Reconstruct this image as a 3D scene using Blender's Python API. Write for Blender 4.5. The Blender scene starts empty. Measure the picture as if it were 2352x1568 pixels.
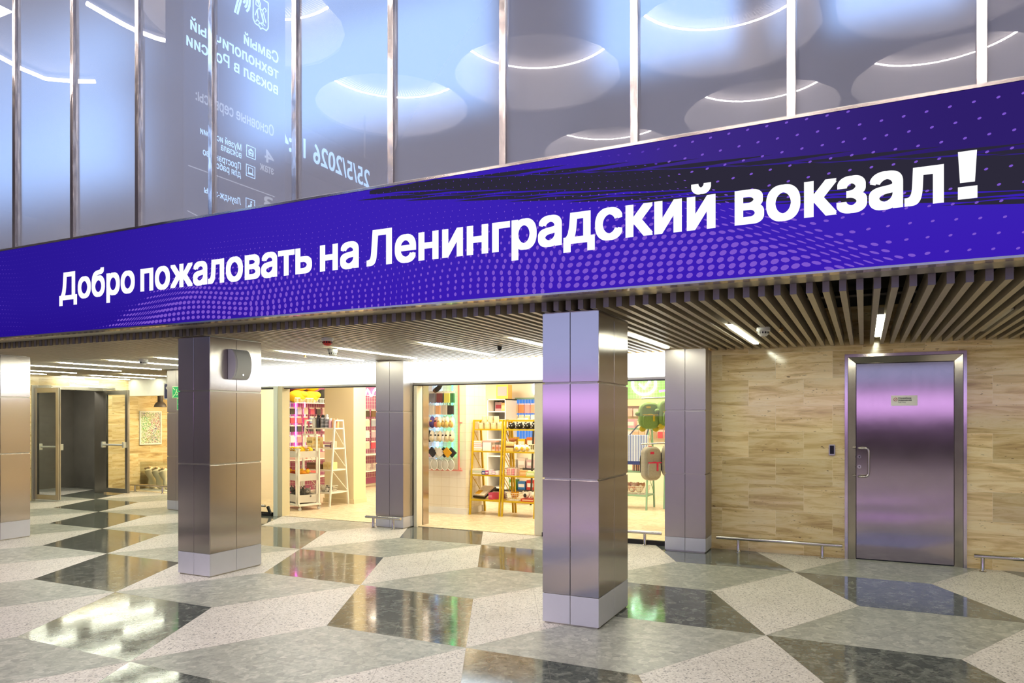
import bpy, math, random
from mathutils import Vector, Matrix
random.seed(7)
S = bpy.context.scene
C = S.collection
PI = math.pi

# ------------------------------------------------------------------ camera
CAM_H = 1.6
THETA = math.radians(25.838)
FPX, CXP, HZ = 1670.6, 1176.0, 958.0
cd = bpy.data.cameras.new('camera')
cam = bpy.data.objects.new('camera', cd); C.objects.link(cam)
cam.location = (0, 0, CAM_H)
cam.rotation_euler = (PI / 2, 0, THETA)
cd.sensor_width = 36.0
cd.lens = FPX / 2352 * 36
cd.shift_y = (HZ - 784) / 2352
cd.clip_start = 0.05; cd.clip_end = 200
S.camera = cam

# ------------------------------------------------------------------ world, exposure
S.view_settings.view_transform = 'Standard'
S.view_settings.look = 'None'
S.view_settings.exposure = 0.0
S.view_settings.gamma = 1.0
S.view_settings.use_curve_mapping = False
w = bpy.data.worlds.new('world'); S.world = w; w.use_nodes = True
w.node_tree.nodes['Background'].inputs[0].default_value = (0.95, 0.93, 1.0, 1)
w.node_tree.nodes['Background'].inputs[1].default_value = 0.55
S.cycles.use_denoising = True
S.cycles.max_bounces = 8
S.cycles.diffuse_bounces = 3
S.cycles.glossy_bounces = 4
S.cycles.transmission_bounces = 6
S.cycles.transparent_max_bounces = 8
S.cycles.sample_clamp_indirect = 6.0

def area(name, loc, sx, sy, power, col, rot=(0, 0, 0), spread=180):
    l = bpy.data.lights.new(name, 'AREA'); l.shape = 'RECTANGLE'; l.size = sx; l.size_y = sy
    l.energy = power; l.color = col; l.spread = math.radians(spread)
    o = bpy.data.objects.new(name, l); C.objects.link(o); o.location = loc; o.rotation_euler = rot
    return o

# added fill lights for the hall (no real lamps), concourse and shop ceiling lamps
for hx, hy in ((-12.5, 3.6), (-9.2, 3.0), (-6.2, 2.2), (-3.2, 1.0), (-0.2, -0.4), (2.8, -2.4), (5.8, -4.2)):
    area('hall_fill', (hx, hy, 7.9), 1.2, 1.2, 120, (1.0, 0.95, 0.93), spread=160)  # invented light, kept where the glass does not mirror it
for sx_, sy_, pw in ((-9.4, 11.3, 150), (-7.6, 10.6, 190), (-7.2, 12.8, 160), (-5.2, 9.9, 170), (-4.6, 12.2, 190), (-3.0, 10.6, 150), (-3.0, 13.0, 130), (-9.2, 13.2, 120)):
    area('shop_lamp', (sx_, sy_, 2.72), 0.9, 0.9, pw * 0.34, (1.0, 0.89, 0.70))
area('alcove_lamp', (-12.6, 11.4, 2.3), 0.8, 0.8, 95, (1.0, 0.82, 0.55))

area('corridor_fill', (-15.3, 9.3, 2.55), 0.6, 0.6, 30, (1.0, 0.95, 0.85))  # added fill that keeps the corridor from going black, no visible source

# ------------------------------------------------------------------ geometry of the view (pixel of the photograph <-> place in the hall)
_c, _s = math.cos(THETA), math.sin(THETA)
def gp(u, v, z=0.0):
    d = (CAM_H - z) * FPX / (v - HZ); xc = (u - CXP) / FPX
    return (d * (xc * _c - _s), d * (xc * _s + _c), z)
def on_y(u, v, Y):
    xc = (u - CXP) / FPX; d = Y / (xc * _s + _c)
    return (d * (xc * _c - _s), Y, CAM_H + (HZ - v) / FPX * d)
def on_x(u, v, X):
    xc = (u - CXP) / FPX; d = X / (xc * _c - _s)
    return (X, d * (xc * _s + _c), CAM_H + (HZ - v) / FPX * d)

# ------------------------------------------------------------------ materials
def lin(c):
    if isinstance(c, str):
        c = c.lstrip('#'); c = tuple(int(c[i:i + 2], 16) / 255 for i in (0, 2, 4))
    return tuple(x / 12.92 if x <= 0.04045 else ((x + 0.055) / 1.055) ** 2.4 for x in c) + (1.0,)
MATS = {}
def mat(name, col='#808080', rough=0.5, metal=0.0, emit=None, estr=1.0, spec=0.5, var=0.0, vscale=8.0, aniso=0.0, trans=0.0, alpha=1.0, coat=0.0):
    if name in MATS: return MATS[name]
    m = bpy.data.materials.new(name); m.use_nodes = True
    nt = m.node_tree; b = nt.nodes['Principled BSDF']
    b.inputs['Base Color'].default_value = lin(col)
    b.inputs['Roughness'].default_value = rough
    b.inputs['Metallic'].default_value = metal
    b.inputs['Specular IOR Level'].default_value = spec
    if coat: b.inputs['Coat Weight'].default_value = coat
    if trans: b.inputs['Transmission Weight'].default_value = trans
    if alpha < 1: b.inputs['Alpha'].default_value = alpha
    if emit:
        b.inputs['Emission Color'].default_value = lin(emit); b.inputs['Emission Strength'].default_value = estr
    if aniso:
        b.inputs['Anisotropic'].default_value = aniso
        t = nt.nodes.new('ShaderNodeTangent'); t.direction_type = 'RADIAL'; t.axis = 'Z'
        nt.links.new(t.outputs[0], b.inputs['Tangent'])
    if var:
        g = nt.nodes.new('ShaderNodeNewGeometry'); n = nt.nodes.new('ShaderNodeTexNoise')
        n.inputs['Scale'].default_value = vscale; n.inputs['Detail'].default_value = 4
        nt.links.new(g.outputs['Position'], n.inputs['Vector'])
        mx = nt.nodes.new('ShaderNodeMix'); mx.data_type = 'RGBA'; mx.blend_type = 'MULTIPLY'
        mx.inputs[0].default_value = 1.0
        rp = nt.nodes.new('ShaderNodeValToRGB')
        rp.color_ramp.elements[0].color = (1 - var, 1 - var, 1 - var, 1); rp.color_ramp.elements[0].position = 0.3
        rp.color_ramp.elements[1].color = (1 + var, 1 + var, 1 + var, 1); rp.color_ramp.elements[1].position = 0.7
        nt.links.new(n.outputs['Fac'], rp.inputs[0])
        nt.links.new(rp.outputs[0], mx.inputs[7]); mx.inputs[6].default_value = lin(col)
        nt.links.new(mx.outputs[2], b.inputs['Base Color'])
    MATS[name] = m
    return m
def emis(name, col, strength):
    if name in MATS: return MATS[name]
    m = bpy.data.materials.new(name); m.use_nodes = True; nt = m.node_tree
    nt.nodes.remove(nt.nodes['Principled BSDF'])
    e = nt.nodes.new('ShaderNodeEmission'); e.inputs[0].default_value = lin(col); e.inputs[1].default_value = strength
    nt.links.new(e.outputs[0], nt.nodes['Material Output'].inputs[0])
    MATS[name] = m
    return m
class NT:                                   # small node helper
    def __init__(s, name):
        s.m = bpy.data.materials.new(name); s.m.use_nodes = True; s.t = s.m.node_tree; MATS[name] = s.m
        s.b = s.t.nodes['Principled BSDF']; s.out = s.t.nodes['Material Output']
    def n(s, kind, **k):
        o = s.t.nodes.new('ShaderNode' + kind)
        for a, v in k.items(): setattr(o, a, v)
        return o
    def l(s, a, b): s.t.links.new(a, b)
    def math(s, op, a, b=None, c=None):
        o = s.n('Math', operation=op)
        for i, x in enumerate((a, b, c)):
            if x is None: continue
            if isinstance(x, (int, float)): o.inputs[i].default_value = x
            else: s.l(x, o.inputs[i])
        return o.outputs[0]
    def mix(s, f, a, b, blend='MIX'):
        o = s.n('Mix', data_type='RGBA', blend_type=blend)
        for i, x in ((0, f), (6, a), (7, b)):
            if isinstance(x, (int, float)): o.inputs[i].default_value = x
            elif isinstance(x, tuple): o.inputs[i].default_value = x
            else: s.l(x, o.inputs[i])
        return o.outputs[2]
    def ramp(s, f, *st):
        o = s.n('ValToRGB'); r = o.color_ramp
        while len(r.elements) < len(st): r.elements.new(0.5)
        for e, (p, c) in zip(r.elements, st): e.position = p; e.color = c
        s.l(f, o.inputs[0]); return o.outputs[0]
    def pos(s, scale=(1, 1, 1)):
        g = s.n('NewGeometry'); v = s.n('VectorMath', operation='MULTIPLY'); s.l(g.outputs['Position'], v.inputs[0])
        v.inputs[1].default_value = scale; return v.outputs[0]
    def noise(s, vec, scale, detail=3, rough=0.5, dist=0.0):
        o = s.n('TexNoise'); o.inputs['Scale'].default_value = scale; o.inputs['Detail'].default_value = detail
        o.inputs['Roughness'].default_value = rough; o.inputs['Distortion'].default_value = dist
        s.l(vec, o.inputs['Vector']); return o.outputs['Fac']
W1 = (1, 1, 1, 1); K0 = (0, 0, 0, 1)

def travertine(name, axis, xoff, zoff):
    q = NT(name)
    g = q.n('NewGeometry'); sp = q.n('SeparateXYZ'); q.l(g.outputs['Position'], sp.inputs[0])
    hx = sp.outputs[0] if axis == 'x' else sp.outputs[1]
    cb = q.n('CombineXYZ')
    q.l(q.math('ADD', hx, xoff), cb.inputs[0]); q.l(q.math('ADD', sp.outputs[2], zoff), cb.inputs[1])
    br = q.n('TexBrick', offset=0.5); q.l(cb.outputs[0], br.inputs['Vector'])
    br.inputs['Scale'].default_value = 1; br.inputs['Brick Width'].default_value = 0.615; br.inputs['Row Height'].default_value = 0.309
    br.inputs['Mortar Size'].default_value = 0.0018; br.inputs['Mortar Smooth'].default_value = 0.1; br.inputs['Bias'].default_value = 0
    br.inputs['Color1'].default_value = K0; br.inputs['Color2'].default_value = W1; br.inputs['Mortar'].default_value = (0.5, 0.5, 0.5, 1)
    rnd = q.n('RGBToBW'); q.l(br.outputs['Color'], rnd.inputs[0])
    # bedding bands, shifted per slab
    cv = q.n('CombineXYZ'); q.l(q.math('MULTIPLY', hx, 1.1), cv.inputs[0]); q.l(q.math('MULTIPLY', sp.outputs[2], 8.5), cv.inputs[1]); q.l(q.math('MULTIPLY', rnd.outputs[0], 37.0), cv.inputs[2])
    n1 = q.noise(cv.outputs[0], 1.5, 8, 0.64, 0.7)
    cv2 = q.n('CombineXYZ'); q.l(q.math('MULTIPLY', hx, 4.0), cv2.inputs[0]); q.l(q.math('MULTIPLY', sp.outputs[2], 45.0), cv2.inputs[1]); q.l(q.math('MULTIPLY', rnd.outputs[0], 91.0), cv2.inputs[2])
    n2 = q.noise(cv2.outputs[0], 1.5, 5, 0.6, 0.4)
    base = q.ramp(n1, (0.32, lin('#a98650')), (0.43, lin('#d0b078')), (0.52, lin('#e6cd9a')), (0.62, lin('#ecd8ae')), (0.74, lin('#cfae74')))
    base = q.mix(q.math('MULTIPLY', n2, 0.38), base, lin('#f0deb4'))
    vv = q.ramp(rnd.outputs[0], (0.0, (0.80, 0.78, 0.73, 1)), (1.0, (1.10, 1.09, 1.08, 1)))
    base = q.mix(1.0, base, vv, 'MULTIPLY')
    # pores
    cv3 = q.n('CombineXYZ'); q.l(q.math('MULTIPLY', hx, 22.0), cv3.inputs[0]); q.l(q.math('MULTIPLY', sp.outputs[2], 75.0), cv3.inputs[1]); q.l(q.math('MULTIPLY', rnd.outputs[0], 50.0), cv3.inputs[2])
    n3 = q.noise(cv3.outputs[0], 1.0, 2, 0.5)
    n4 = q.noise(cv.outputs[0], 2.3, 2)
    pore = q.math('MULTIPLY', q.ramp(n3, (0.655, K0), (0.69, W1)), q.ramp(n4, (0.50, K0), (0.60, W1)))
    base = q.mix(q.math('MULTIPLY', pore, 0.85), base, lin('#5a4022'))
    base = q.mix(q.math('MULTIPLY', br.outputs['Fac'], 0.55), base, lin('#efe0bd'))
    q.l(base, q.b.inputs['Base Color'])
    q.b.inputs['Roughness'].default_value = 0.24
    q.l(q.math('MULTIPLY_ADD', pore, 0.5, 0.11), q.b.inputs['Roughness'])
    q.b.inputs['Specular IOR Level'].default_value = 0.45
    return q.m
TRAV = travertine('travertine_cladding', 'x', 0.939 + 0.615 * 4, 0.115)
TRAV_SIDE = travertine('travertine_cladding_side', 'y', 3.0, 0.115)

def tile(name, kind):
    q = NT(name)
    uv = q.n('UVMap'); sp = q.n('SeparateXYZ'); q.l(uv.outputs[0], sp.inputs[0])
    P = q.pos()
    if kind == 'white':
        v = q.n('TexVoronoi'); v.inputs['Scale'].default_value = 95; q.l(P, v.inputs['Vector'])
        sep = q.n('RGBToBW'); q.l(v.outputs['Color'], sep.inputs[0])
        base = q.ramp(sep.outputs[0], (0.17, lin('#837f7b')), (0.24, lin('#bfb8af')), (0.62, lin('#ccc6bd')), (0.78, lin('#d8d2ca')), (0.93, lin('#a9a199')))
        nz = q.noise(P, 2.2, 3)
        base = q.mix(1.0, base, q.ramp(nz, (0.3, (0.93, 0.93, 0.92, 1)), (0.7, (1.04, 1.04, 1.04, 1))), 'MULTIPLY')
        q.b.inputs['Roughness'].default_value = 0.42
        jd = '#8d867c'
    else:
        wp = q.n('VectorMath', operation='ADD'); q.l(P, wp.inputs[0])
        nzc = q.n('TexNoise'); nzc.inputs['Scale'].default_value = 9; q.l(P, nzc.inputs['Vector'])
        sc = q.n('VectorMath', operation='SCALE'); q.l(nzc.outputs['Color'], sc.inputs[0]); sc.inputs['Scale'].default_value = 0.10
        q.l(sc.outputs[0], wp.inputs[1])
        v = q.n('TexVoronoi'); v.inputs['Scale'].default_value = 17; v.inputs['Randomness'].default_value = 1.0; q.l(wp.outputs[0], v.inputs['Vector'])
        bw = q.n('RGBToBW'); q.l(v.outputs['Color'], bw.inputs[0])
        v2 = q.n('TexVoronoi'); v2.inputs['Scale'].default_value = 48; q.l(wp.outputs[0], v2.inputs['Vector'])
        bw2 = q.n('RGBToBW'); q.l(v2.outputs['Color'], bw2.inputs[0])
        f = q.math('ADD', q.math('MULTIPLY', bw.outputs[0], 0.6), q.math('MULTIPLY', bw2.outputs[0], 0.4))
        if kind == 'dark':
            base = q.ramp(f, (0.2, lin('#494d49')), (0.45, lin('#575b55')), (0.62, lin('#656861')), (0.8, lin('#7c7f76')))
            jd = '#75736c'
            nr = q.noise(P, 7, 3)
            q.l(q.math('MULTIPLY_ADD', nr, 0.12, 0.03), q.b.inputs['Roughness'])
            q.b.inputs['Specular IOR Level'].default_value = 0.55
        else:
            base = q.ramp(f, (0.18, lin('#82837b')), (0.45, lin('#93948a')), (0.65, lin('#a1a297')), (0.85, lin('#b3b3a8')))
            jd = '#6f6d66'
            q.b.inputs['Roughness'].default_value = 0.36
        nz = q.noise(P, 26, 4)
        base = q.mix(1.0, base, q.ramp(nz, (0.3, (0.88, 0.88, 0.88, 1)), (0.7, (1.08, 1.08, 1.08, 1))), 'MULTIPLY')
    # joints between the four quarter tiles and along the edge
    du = q.math('ABSOLUTE', q.math('SUBTRACT', sp.outputs[0], 0.5)); dv = q.math('ABSOLUTE', q.math('SUBTRACT', sp.outputs[1], 0.5))
    e = q.math('MINIMUM', q.math('MINIMUM', du, q.math('SUBTRACT', 0.5, du)), q.math('MINIMUM', dv, q.math('SUBTRACT', 0.5, dv)))
    j = q.math('LESS_THAN', e, 0.0018)
    base = q.mix(q.math('MULTIPLY', j, 0.75), base, lin(jd))
    q.l(base, q.b.inputs['Base Color'])
    return q.m
T_DARK, T_GRAY, T_WHITE = tile('floor_dark_breccia', 'dark'), tile('floor_gray_breccia', 'gray'), tile('floor_white_terrazzo', 'white')

def shop_floor_mat(name, c1, c2):
    q = NT(name)
    nz = q.noise(q.pos((1.6, 4.0, 1)), 2.0, 6, 0.6, 1.6)
    base = q.ramp(nz, (0.40, lin(c1)), (0.5, lin(c2)), (0.54, lin(c1)), (0.8, lin(c1)))
    q.l(base, q.b.inputs['Base Color']); q.b.inputs['Roughness'].default_value = 0.3
    return q.m
SHOP_FLOOR = shop_floor_mat('shop_marble_floor', '#ead9b8', '#cdb48a')

def brushed(name, col, rough, aniso=0.6, smudge=0.06, metal=1.0):
    q = NT(name)
    q.b.inputs['Metallic'].default_value = metal
    n2 = q.noise(q.pos(), 3.2, 5, 0.65, 0.6)
    base = q.mix(1.0, lin(col), q.ramp(n2, (0.25, (1 - smudge, 1 - smudge, 1 - smudge, 1)), (0.6, W1)), 'MULTIPLY')
    q.l(base, q.b.inputs['Base Color'])
    q.l(q.math('MULTIPLY_ADD', n2, 0.04, rough - 0.02), q.b.inputs['Roughness'])
    q.b.inputs['Anisotropic'].default_value = aniso
    t = q.n('Tangent', direction_type='RADIAL', axis='Z'); q.l(t.outputs[0], q.b.inputs['Tangent'])
    # slightly buckled sheet
    n3 = q.noise(q.pos((1.3, 1.3, 2.0)), 1.2, 1)
    bp = q.n('Bump'); bp.inputs['Strength'].default_value = 0.2; bp.inputs['Distance'].default_value = 0.003
    q.l(n3, bp.inputs['Height']); q.l(bp.outputs[0], q.b.inputs['Normal'])
    return q.m
STEEL = brushed('brushed_steel_cladding', '#bdb4b0', 0.19, 0.85, 0.04)
STEEL_BASE = brushed('satin_steel_base', '#d3d3dc', 0.5, 0.2, 0.05, 0.55)
STEEL_MATT = brushed('brushed_steel_back_columns', '#b4ada8', 0.40, 0.5, 0.04)
STEEL_DOOR = brushed('brushed_steel_door', '#a89e9a', 0.15, 0.9, 0.12)
STEEL_FRAME = brushed('polished_steel_frame', '#c9bfba', 0.16, 0.2, 0.2)
def polished(name, col, rough, amp):
    q = NT(name)
    q.b.inputs['Metallic'].default_value = 1; q.b.inputs['Base Color'].default_value = lin(col); q.b.inputs['Roughness'].default_value = rough
    n3 = q.noise(q.pos((9, 9, 3.2)), 1.0, 2)
    bp = q.n('Bump'); bp.inputs['Strength'].default_value = amp; bp.inputs['Distance'].default_value = 0.03
    q.l(n3, bp.inputs['Height']); q.l(bp.outputs[0], q.b.inputs['Normal'])
    return q.m
MULLION = polished('polished_steel_mullion', '#d6ccc8', 0.20, 0.3)
TUBE = mat('steel_tube', '#c9c4bb', 0.22, 1.0)
CHROME = mat('chrome', '#dcdad6', 0.08, 1.0)
ALU = mat('satin_aluminium', '#b9b4aa', 0.36, 1.0, var=0.05, vscale=3)
SLAT = mat('bronze_grey_slat', '#aea493', 0.44, 0.6, var=0.06, vscale=5)
SLAT_END = mat('slat_end_cap', '#757072', 0.4, 0.6)
DARK = mat('black_plenum', '#16140f', 0.8)
DARKM = mat('dark_metal', '#2b2a28', 0.4, 0.6)
BLACK = mat('black_plastic', '#141414', 0.45)
WHITE = mat('white_paint', '#ece8df', 0.5, var=0.03)
CREAM = mat('cream_paint', '#eadfc4', 0.55, var=0.03)
OFFW = mat('off_white_plaster', '#ddd9cd', 0.7, var=0.04)
CONC = mat('grey_render', '#6f6c64', 0.85, var=0.12, vscale=2.5)
LEDW = emis('lamp_diffuser', '#fbffe6', 40.0)
BOXW = emis('lightbox_face', '#eef8ff', 6.0)

# ------------------------------------------------------------------ mesh builder
class MB:
    def __init__(s): s.v = []; s.f = []; s.m = []; s.uv = []
    def add(s, vs, fs, m=0, M=None):
        o = len(s.v)
        s.v += [tuple(M @ Vector(p)) if M else tuple(p) for p in vs]
        for f in fs: s.f.append(tuple(i + o for i in f)); s.m.append(m)
        return s
    def box(s, x0, x1, y0, y1, z0, z1, m=0, M=None):
        vs = [(x, y, z) for x in (x0, x1) for y in (y0, y1) for z in (z0, z1)]
        fs = [(0, 1, 3, 2), (4, 6, 7, 5), (0, 4, 5, 1), (2, 3, 7, 6), (0, 2, 6, 4), (1, 5, 7, 3)]
        return s.add(vs, fs, m, M)
    def rbox(s, x0, x1, y0, y1, z0, z1, r, m=0, M=None, n=4):      # box with rounded vertical edges
        pts = []
        for cx, cy, a0 in ((x1 - r, y1 - r, 0), (x0 + r, y1 - r, 90), (x0 + r, y0 + r, 180), (x1 - r, y0 + r, 270)):
            for k in range(n + 1):
                a = math.radians(a0 + 90 * k / n); pts.append((cx + r * math.cos(a), cy + r * math.sin(a)))
        return s.prism(pts, z0, z1, m, M)
    def prism(s, pts, z0, z1, m=0, M=None):
        n = len(pts); vs = [(x, y, z0) for x, y in pts] + [(x, y, z1) for x, y in pts]
        fs = [tuple(range(n - 1, -1, -1)), tuple(range(n, 2 * n))] + [(i, (i + 1) % n, n + (i + 1) % n, n + i) for i in range(n)]
        return s.add(vs, fs, m, M)
    def cyl(s, p0, p1, r, m=0, n=12, r1=None, M=None):
        p0, p1 = Vector(p0), Vector(p1); d = (p1 - p0).normalized()
        a = d.orthogonal().normalized(); b = d.cross(a); r1 = r if r1 is None else r1
        vs = []
        for P, R in ((p0, r), (p1, r1)):
            for k in range(n):
                t = 2 * PI * k / n; vs.append(P + a * (R * math.cos(t)) + b * (R * math.sin(t)))
        fs = [(k, (k + 1) % n, n + (k + 1) % n, n + k) for k in range(n)] + [tuple(range(n - 1, -1, -1)), tuple(range(n, 2 * n))]
        return s.add(vs, fs, m, M)
    def tube(s, pts, r, m=0, n=10, M=None):
        pts = [Vector(p) for p in pts]; vs = []; N = len(pts); ref = None
        for i, P in enumerate(pts):
            d = ((pts[min(i + 1, N - 1)] - pts[max(i - 1, 0)])).normalized()
            if ref is None: ref = d.orthogonal().normalized()
            a = (ref - d * ref.dot(d)).normalized(); ref = a; b = d.cross(a)
            for k in range(n):
                t = 2 * PI * k / n; vs.append(P + a * (r * math.cos(t)) + b * (r * math.sin(t)))
        fs = [(i * n + k, i * n + (k + 1) % n, (i + 1) * n + (k + 1) % n, (i + 1) * n + k) for i in range(N - 1) for k in range(n)]
        fs += [tuple(range(n - 1, -1, -1)), tuple(range((N - 1) * n, N * n))]
        return s.add(vs, fs, m, M)
    def ball(s, c, r, m=0, nu=14, nv=9, M=None, e=1.0):
        if isinstance(r, (int, float)): r = (r, r, r)
        def pw(x): return math.copysign(abs(x) ** e, x)
        vs = [(c[0], c[1], c[2] + r[2])]
        for j in range(1, nv):
            ph = PI * j / nv
            for k in range(nu):
                t = 2 * PI * k / nu
                vs.append((c[0] + r[0] * pw(math.sin(ph)) * pw(math.cos(t)), c[1] + r[1] * pw(math.sin(ph)) * pw(math.sin(t)), c[2] + r[2] * pw(math.cos(ph))))
        vs.append((c[0], c[1], c[2] - r[2])); last = len(vs) - 1
        fs = [(0, 1 + k, 1 + (k + 1) % nu) for k in range(nu)]
        for j in range(nv - 2):
            a = 1 + j * nu
            fs += [(a + k, a + nu + k, a + nu + (k + 1) % nu, a + (k + 1) % nu) for k in range(nu)]
        a = 1 + (nv - 2) * nu
        fs += [(a + k, last, a + (k + 1) % nu) for k in range(nu)]
        return s.add(vs, fs, m, M)
    def lathe(s, prof, c=(0, 0, 0), m=0, n=16, M=None):
        vs = []; fs = []
        for r, z in prof:
            for k in range(n):
                t = 2 * PI * k / n; vs.append((c[0] + r * math.cos(t), c[1] + r * math.sin(t), c[2] + z))
        for i in range(len(prof) - 1):
            fs += [(i * n + k, i * n + (k + 1) % n, (i + 1) * n + (k + 1) % n, (i + 1) * n + k) for k in range(n)]
        fs += [tuple(range(n - 1, -1, -1)), tuple(range((len(prof) - 1) * n, len(prof) * n))]
        return s.add(vs, fs, m, M)
    def poly(s, pts, m=0): return s.add(pts, [tuple(range(len(pts)))], m)
    def build(s, name, mats, parent=None, smooth=False, bevel=0.0, loc=None, label=None):
        me = bpy.data.meshes.new(name); me.from_pydata(s.v, [], s.f)
        if not isinstance(mats, (list, tuple)): mats = [mats]
        for m_ in mats: me.materials.append(m_)
        me.polygons.foreach_set('material_index', s.m)
        if smooth:
            me.polygons.foreach_set('use_smooth', [True] * len(s.f))
            try: me.set_sharp_from_angle(angle=math.radians(38))
            except Exception: pass
        me.update()
        o = bpy.data.objects.new(name, me); C.objects.link(o)
        if parent: o.parent = parent
        if loc: o.location = loc
        if bevel:
            b = o.modifiers.new('bevel', 'BEVEL'); b.width = bevel; b.segments = 2; b.limit_method = 'ANGLE'
        if label: o['label'] = label
        return o
def tag(o, label, cat, group=None, kind=None):
    o['label'] = label; o['category'] = cat
    if group: o['group'] = group
    if kind: o['kind'] = kind
    return o
def thing(name, label, cat, loc=(0, 0, 0), rz=0.0, group=None):
    o = bpy.data.objects.new(name, None); C.objects.link(o); o.location = loc; o.rotation_euler = (0, 0, rz)
    o.empty_display_size = 0.1
    return tag(o, label, cat, group)
def struct(name, mb, m, label, cat, smooth=False, bevel=0.0):
    o = mb.build(name, m, None, smooth, bevel); return tag(o, label, cat, None, 'structure')
def fill_outlines(name, src):
    """fills glyph outlines by winding number, so glyphs drawn with overlapping strokes fill correctly"""
    from mathutils.geometry import delaunay_2d_cdt
    P = [Vector((v.co.x, v.co.y)) for v in src.vertices]
    nxt = {}
    for e in src.edges: nxt.setdefault(e.vertices[0], []).append(e.vertices[1]); nxt.setdefault(e.vertices[1], []).append(e.vertices[0])
    seen = set(); loops = []
    for i in range(len(P)):
        if i in seen or i not in nxt: continue
        lp = [i]; seen.add(i); cur = i
        nb = sorted(nxt[i], key=lambda k: (k != i + 1, k))[0]
        while nb not in seen:
            lp.append(nb); seen.add(nb); cur = nb
            c2 = [k for k in nxt[cur] if k not in seen]
            if not c2: break
            nb = c2[0]
        loops.append(lp)
    # loops that touch in x are filled together, so each glyph is its own small problem
    ext = sorted(((min(P[i].x for i in l), max(P[i].x for i in l), l) for l in loops), key=lambda q: q[0])
    groups = []
    for x0, x1, l in ext:
        if groups and x0 < groups[-1][1]: groups[-1][2].append(l); groups[-1][1] = max(groups[-1][1], x1)
        else: groups.append([x0, x1, [l]])
    vs = []; fs = []
    for _a, _b, ls in groups:
        pts = []; es = []
        for l in ls:
            o = len(pts); pts += [P[i] for i in l]; es += [(o + k, o + (k + 1) % len(l)) for k in range(len(l))]
        V, E_, F, *_ = delaunay_2d_cdt(pts, es, [], 0, 1e-6)
        o = len(vs); vs += [(p.x, p.y, 0.0) for p in V]
        for f in F:
            cx = sum(V[i].x for i in f) / len(f); cy = sum(V[i].y for i in f) / len(f); wn = 0
            for l in ls:
                for k in range(len(l)):
                    p, q = P[l[k]], P[l[(k + 1) % len(l)]]
                    if (p.y <= cy) != (q.y <= cy) and (q.x - p.x) * (cy - p.y) / (q.y - p.y) + p.x > cx: wn += 1 if q.y > p.y else -1
            if wn: fs.append(tuple(o + i for i in f))
    me = bpy.data.meshes.new(name); me.from_pydata(vs, [], fs); return me
def text(name, body, m, parent, loc, rot, width=None, height=None, size=1.0, bold=0.0, ext=0.001, align='LEFT', label=None):
    """lettering as a mesh; width: scaled to that width, height: scaled to that height of the letter block"""
    c = bpy.data.curves.new('lettering', 'FONT'); c.body = body; c.size = 1.0; c.fill_mode = 'NONE'; c.resolution_u = 4
    t = bpy.data.objects.new('lettering', c); C.objects.link(t)
    bpy.context.view_layer.update()
    src = bpy.data.meshes.new_from_object(t.evaluated_get(bpy.context.evaluated_depsgraph_get()))
    bpy.data.objects.remove(t)
    me = fill_outlines(name, src)
    xs = [v.co.x for v in me.vertices]; x0, x1 = min(xs), max(xs)
    ys = [v.co.y for v in me.vertices]; y0, y1 = min(ys), max(ys)
    sy = size if height is None else height / (y1 - y0)
    sx = width / (x1 - x0) if width else sy
    for v in me.vertices:
        v.co.x = (v.co.x - x0 - (0 if align == 'LEFT' else (x1 - x0) / 2)) * sx; v.co.y *= sy
    if bold:                                   # heavier weight: the outline thickened by overlaid shifted copies
        bb = bold * sy; vs = []; fs = []
        P0 = [tuple(v.co) for v in me.vertices]; F0 = [tuple(p.vertices) for p in me.polygons]
        for k, (dx, dy) in enumerate(((0, 0), (-1, -1), (1, -1), (-1, 1), (1, 1), (-1, 0), (1, 0))):
            o_ = len(vs); vs += [(p[0] + dx * bb, p[1] + dy * bb * 0.8, p[2]) for p in P0]; fs += [tuple(i + o_ for i in f) for f in F0]
        me = bpy.data.meshes.new(name); me.from_pydata(vs, [], fs); ext = 0
    me.materials.clear(); me.materials.append(m)
    o = bpy.data.objects.new(name, me); C.objects.link(o); o.parent = parent; o.location = loc; o.rotation_euler = rot
    if ext:
        sd = o.modifiers.new('thick', 'SOLIDIFY'); sd.thickness = ext; sd.offset = 1
    if label: o['label'] = label
    return o
ORD = ['first', 'second', 'third', 'fourth', 'fifth', 'sixth', 'seventh', 'eighth', 'ninth', 'tenth', 'eleventh', 'twelfth', 'thirteenth', 'fourteenth']

# ================================================================== the setting
# ---- floor: one mesh, three stones in a tumbling-block pattern
TW, TH = 1.227, 1.2135; TP = 3 * TW
def make_floor():
    vs, fs, mi, uv = [], [], [], []
    def quad(p, m):
        o = len(vs); vs.extend([(x, y, 0.0) for x, y in p]); fs.append((o, o + 1, o + 2, o + 3)); mi.append(m)
        uv.extend([(0, 0), (1, 0), (1, 1), (0, 1)])
    for r in range(-4, 19):
        Y = 8.05 - r * TH
        for k in range(-9, 4):
            X = -0.65 + (r % 2) * TP / 2 + k * TP
            if X > 9 or X < -27: continue
            quad([(X + TW / 2, Y - TH), (X + 1.5 * TW, Y - TH), (X + TW, Y), (X, Y)], 0)
            quad([(X + 1.5 * TW, Y - TH), (X + 2.5 * TW, Y - TH), (X + 3 * TW, Y), (X + 2 * TW, Y)], 1)
            quad([(X + 1.5 * TW, Y - TH), (X + 2 * TW, Y), (X + 1.5 * TW, Y + TH), (X + TW, Y)], 2)
    me = bpy.data.meshes.new('floor'); me.from_pydata(vs, [], fs)
    for m in (T_DARK, T_GRAY, T_WHITE): me.materials.append(m)
    me.polygons.foreach_set('material_index', mi)
    ul = me.uv_layers.new(name='UVMap')
    for i, c in enumerate(uv): ul.data[i].uv = c
    o = bpy.data.objects.new('floor', me); C.objects.link(o)
    return tag(o, 'stone concourse floor of dark, grey and white rhombs', 'floor', None, 'structure')
make_floor()
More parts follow.
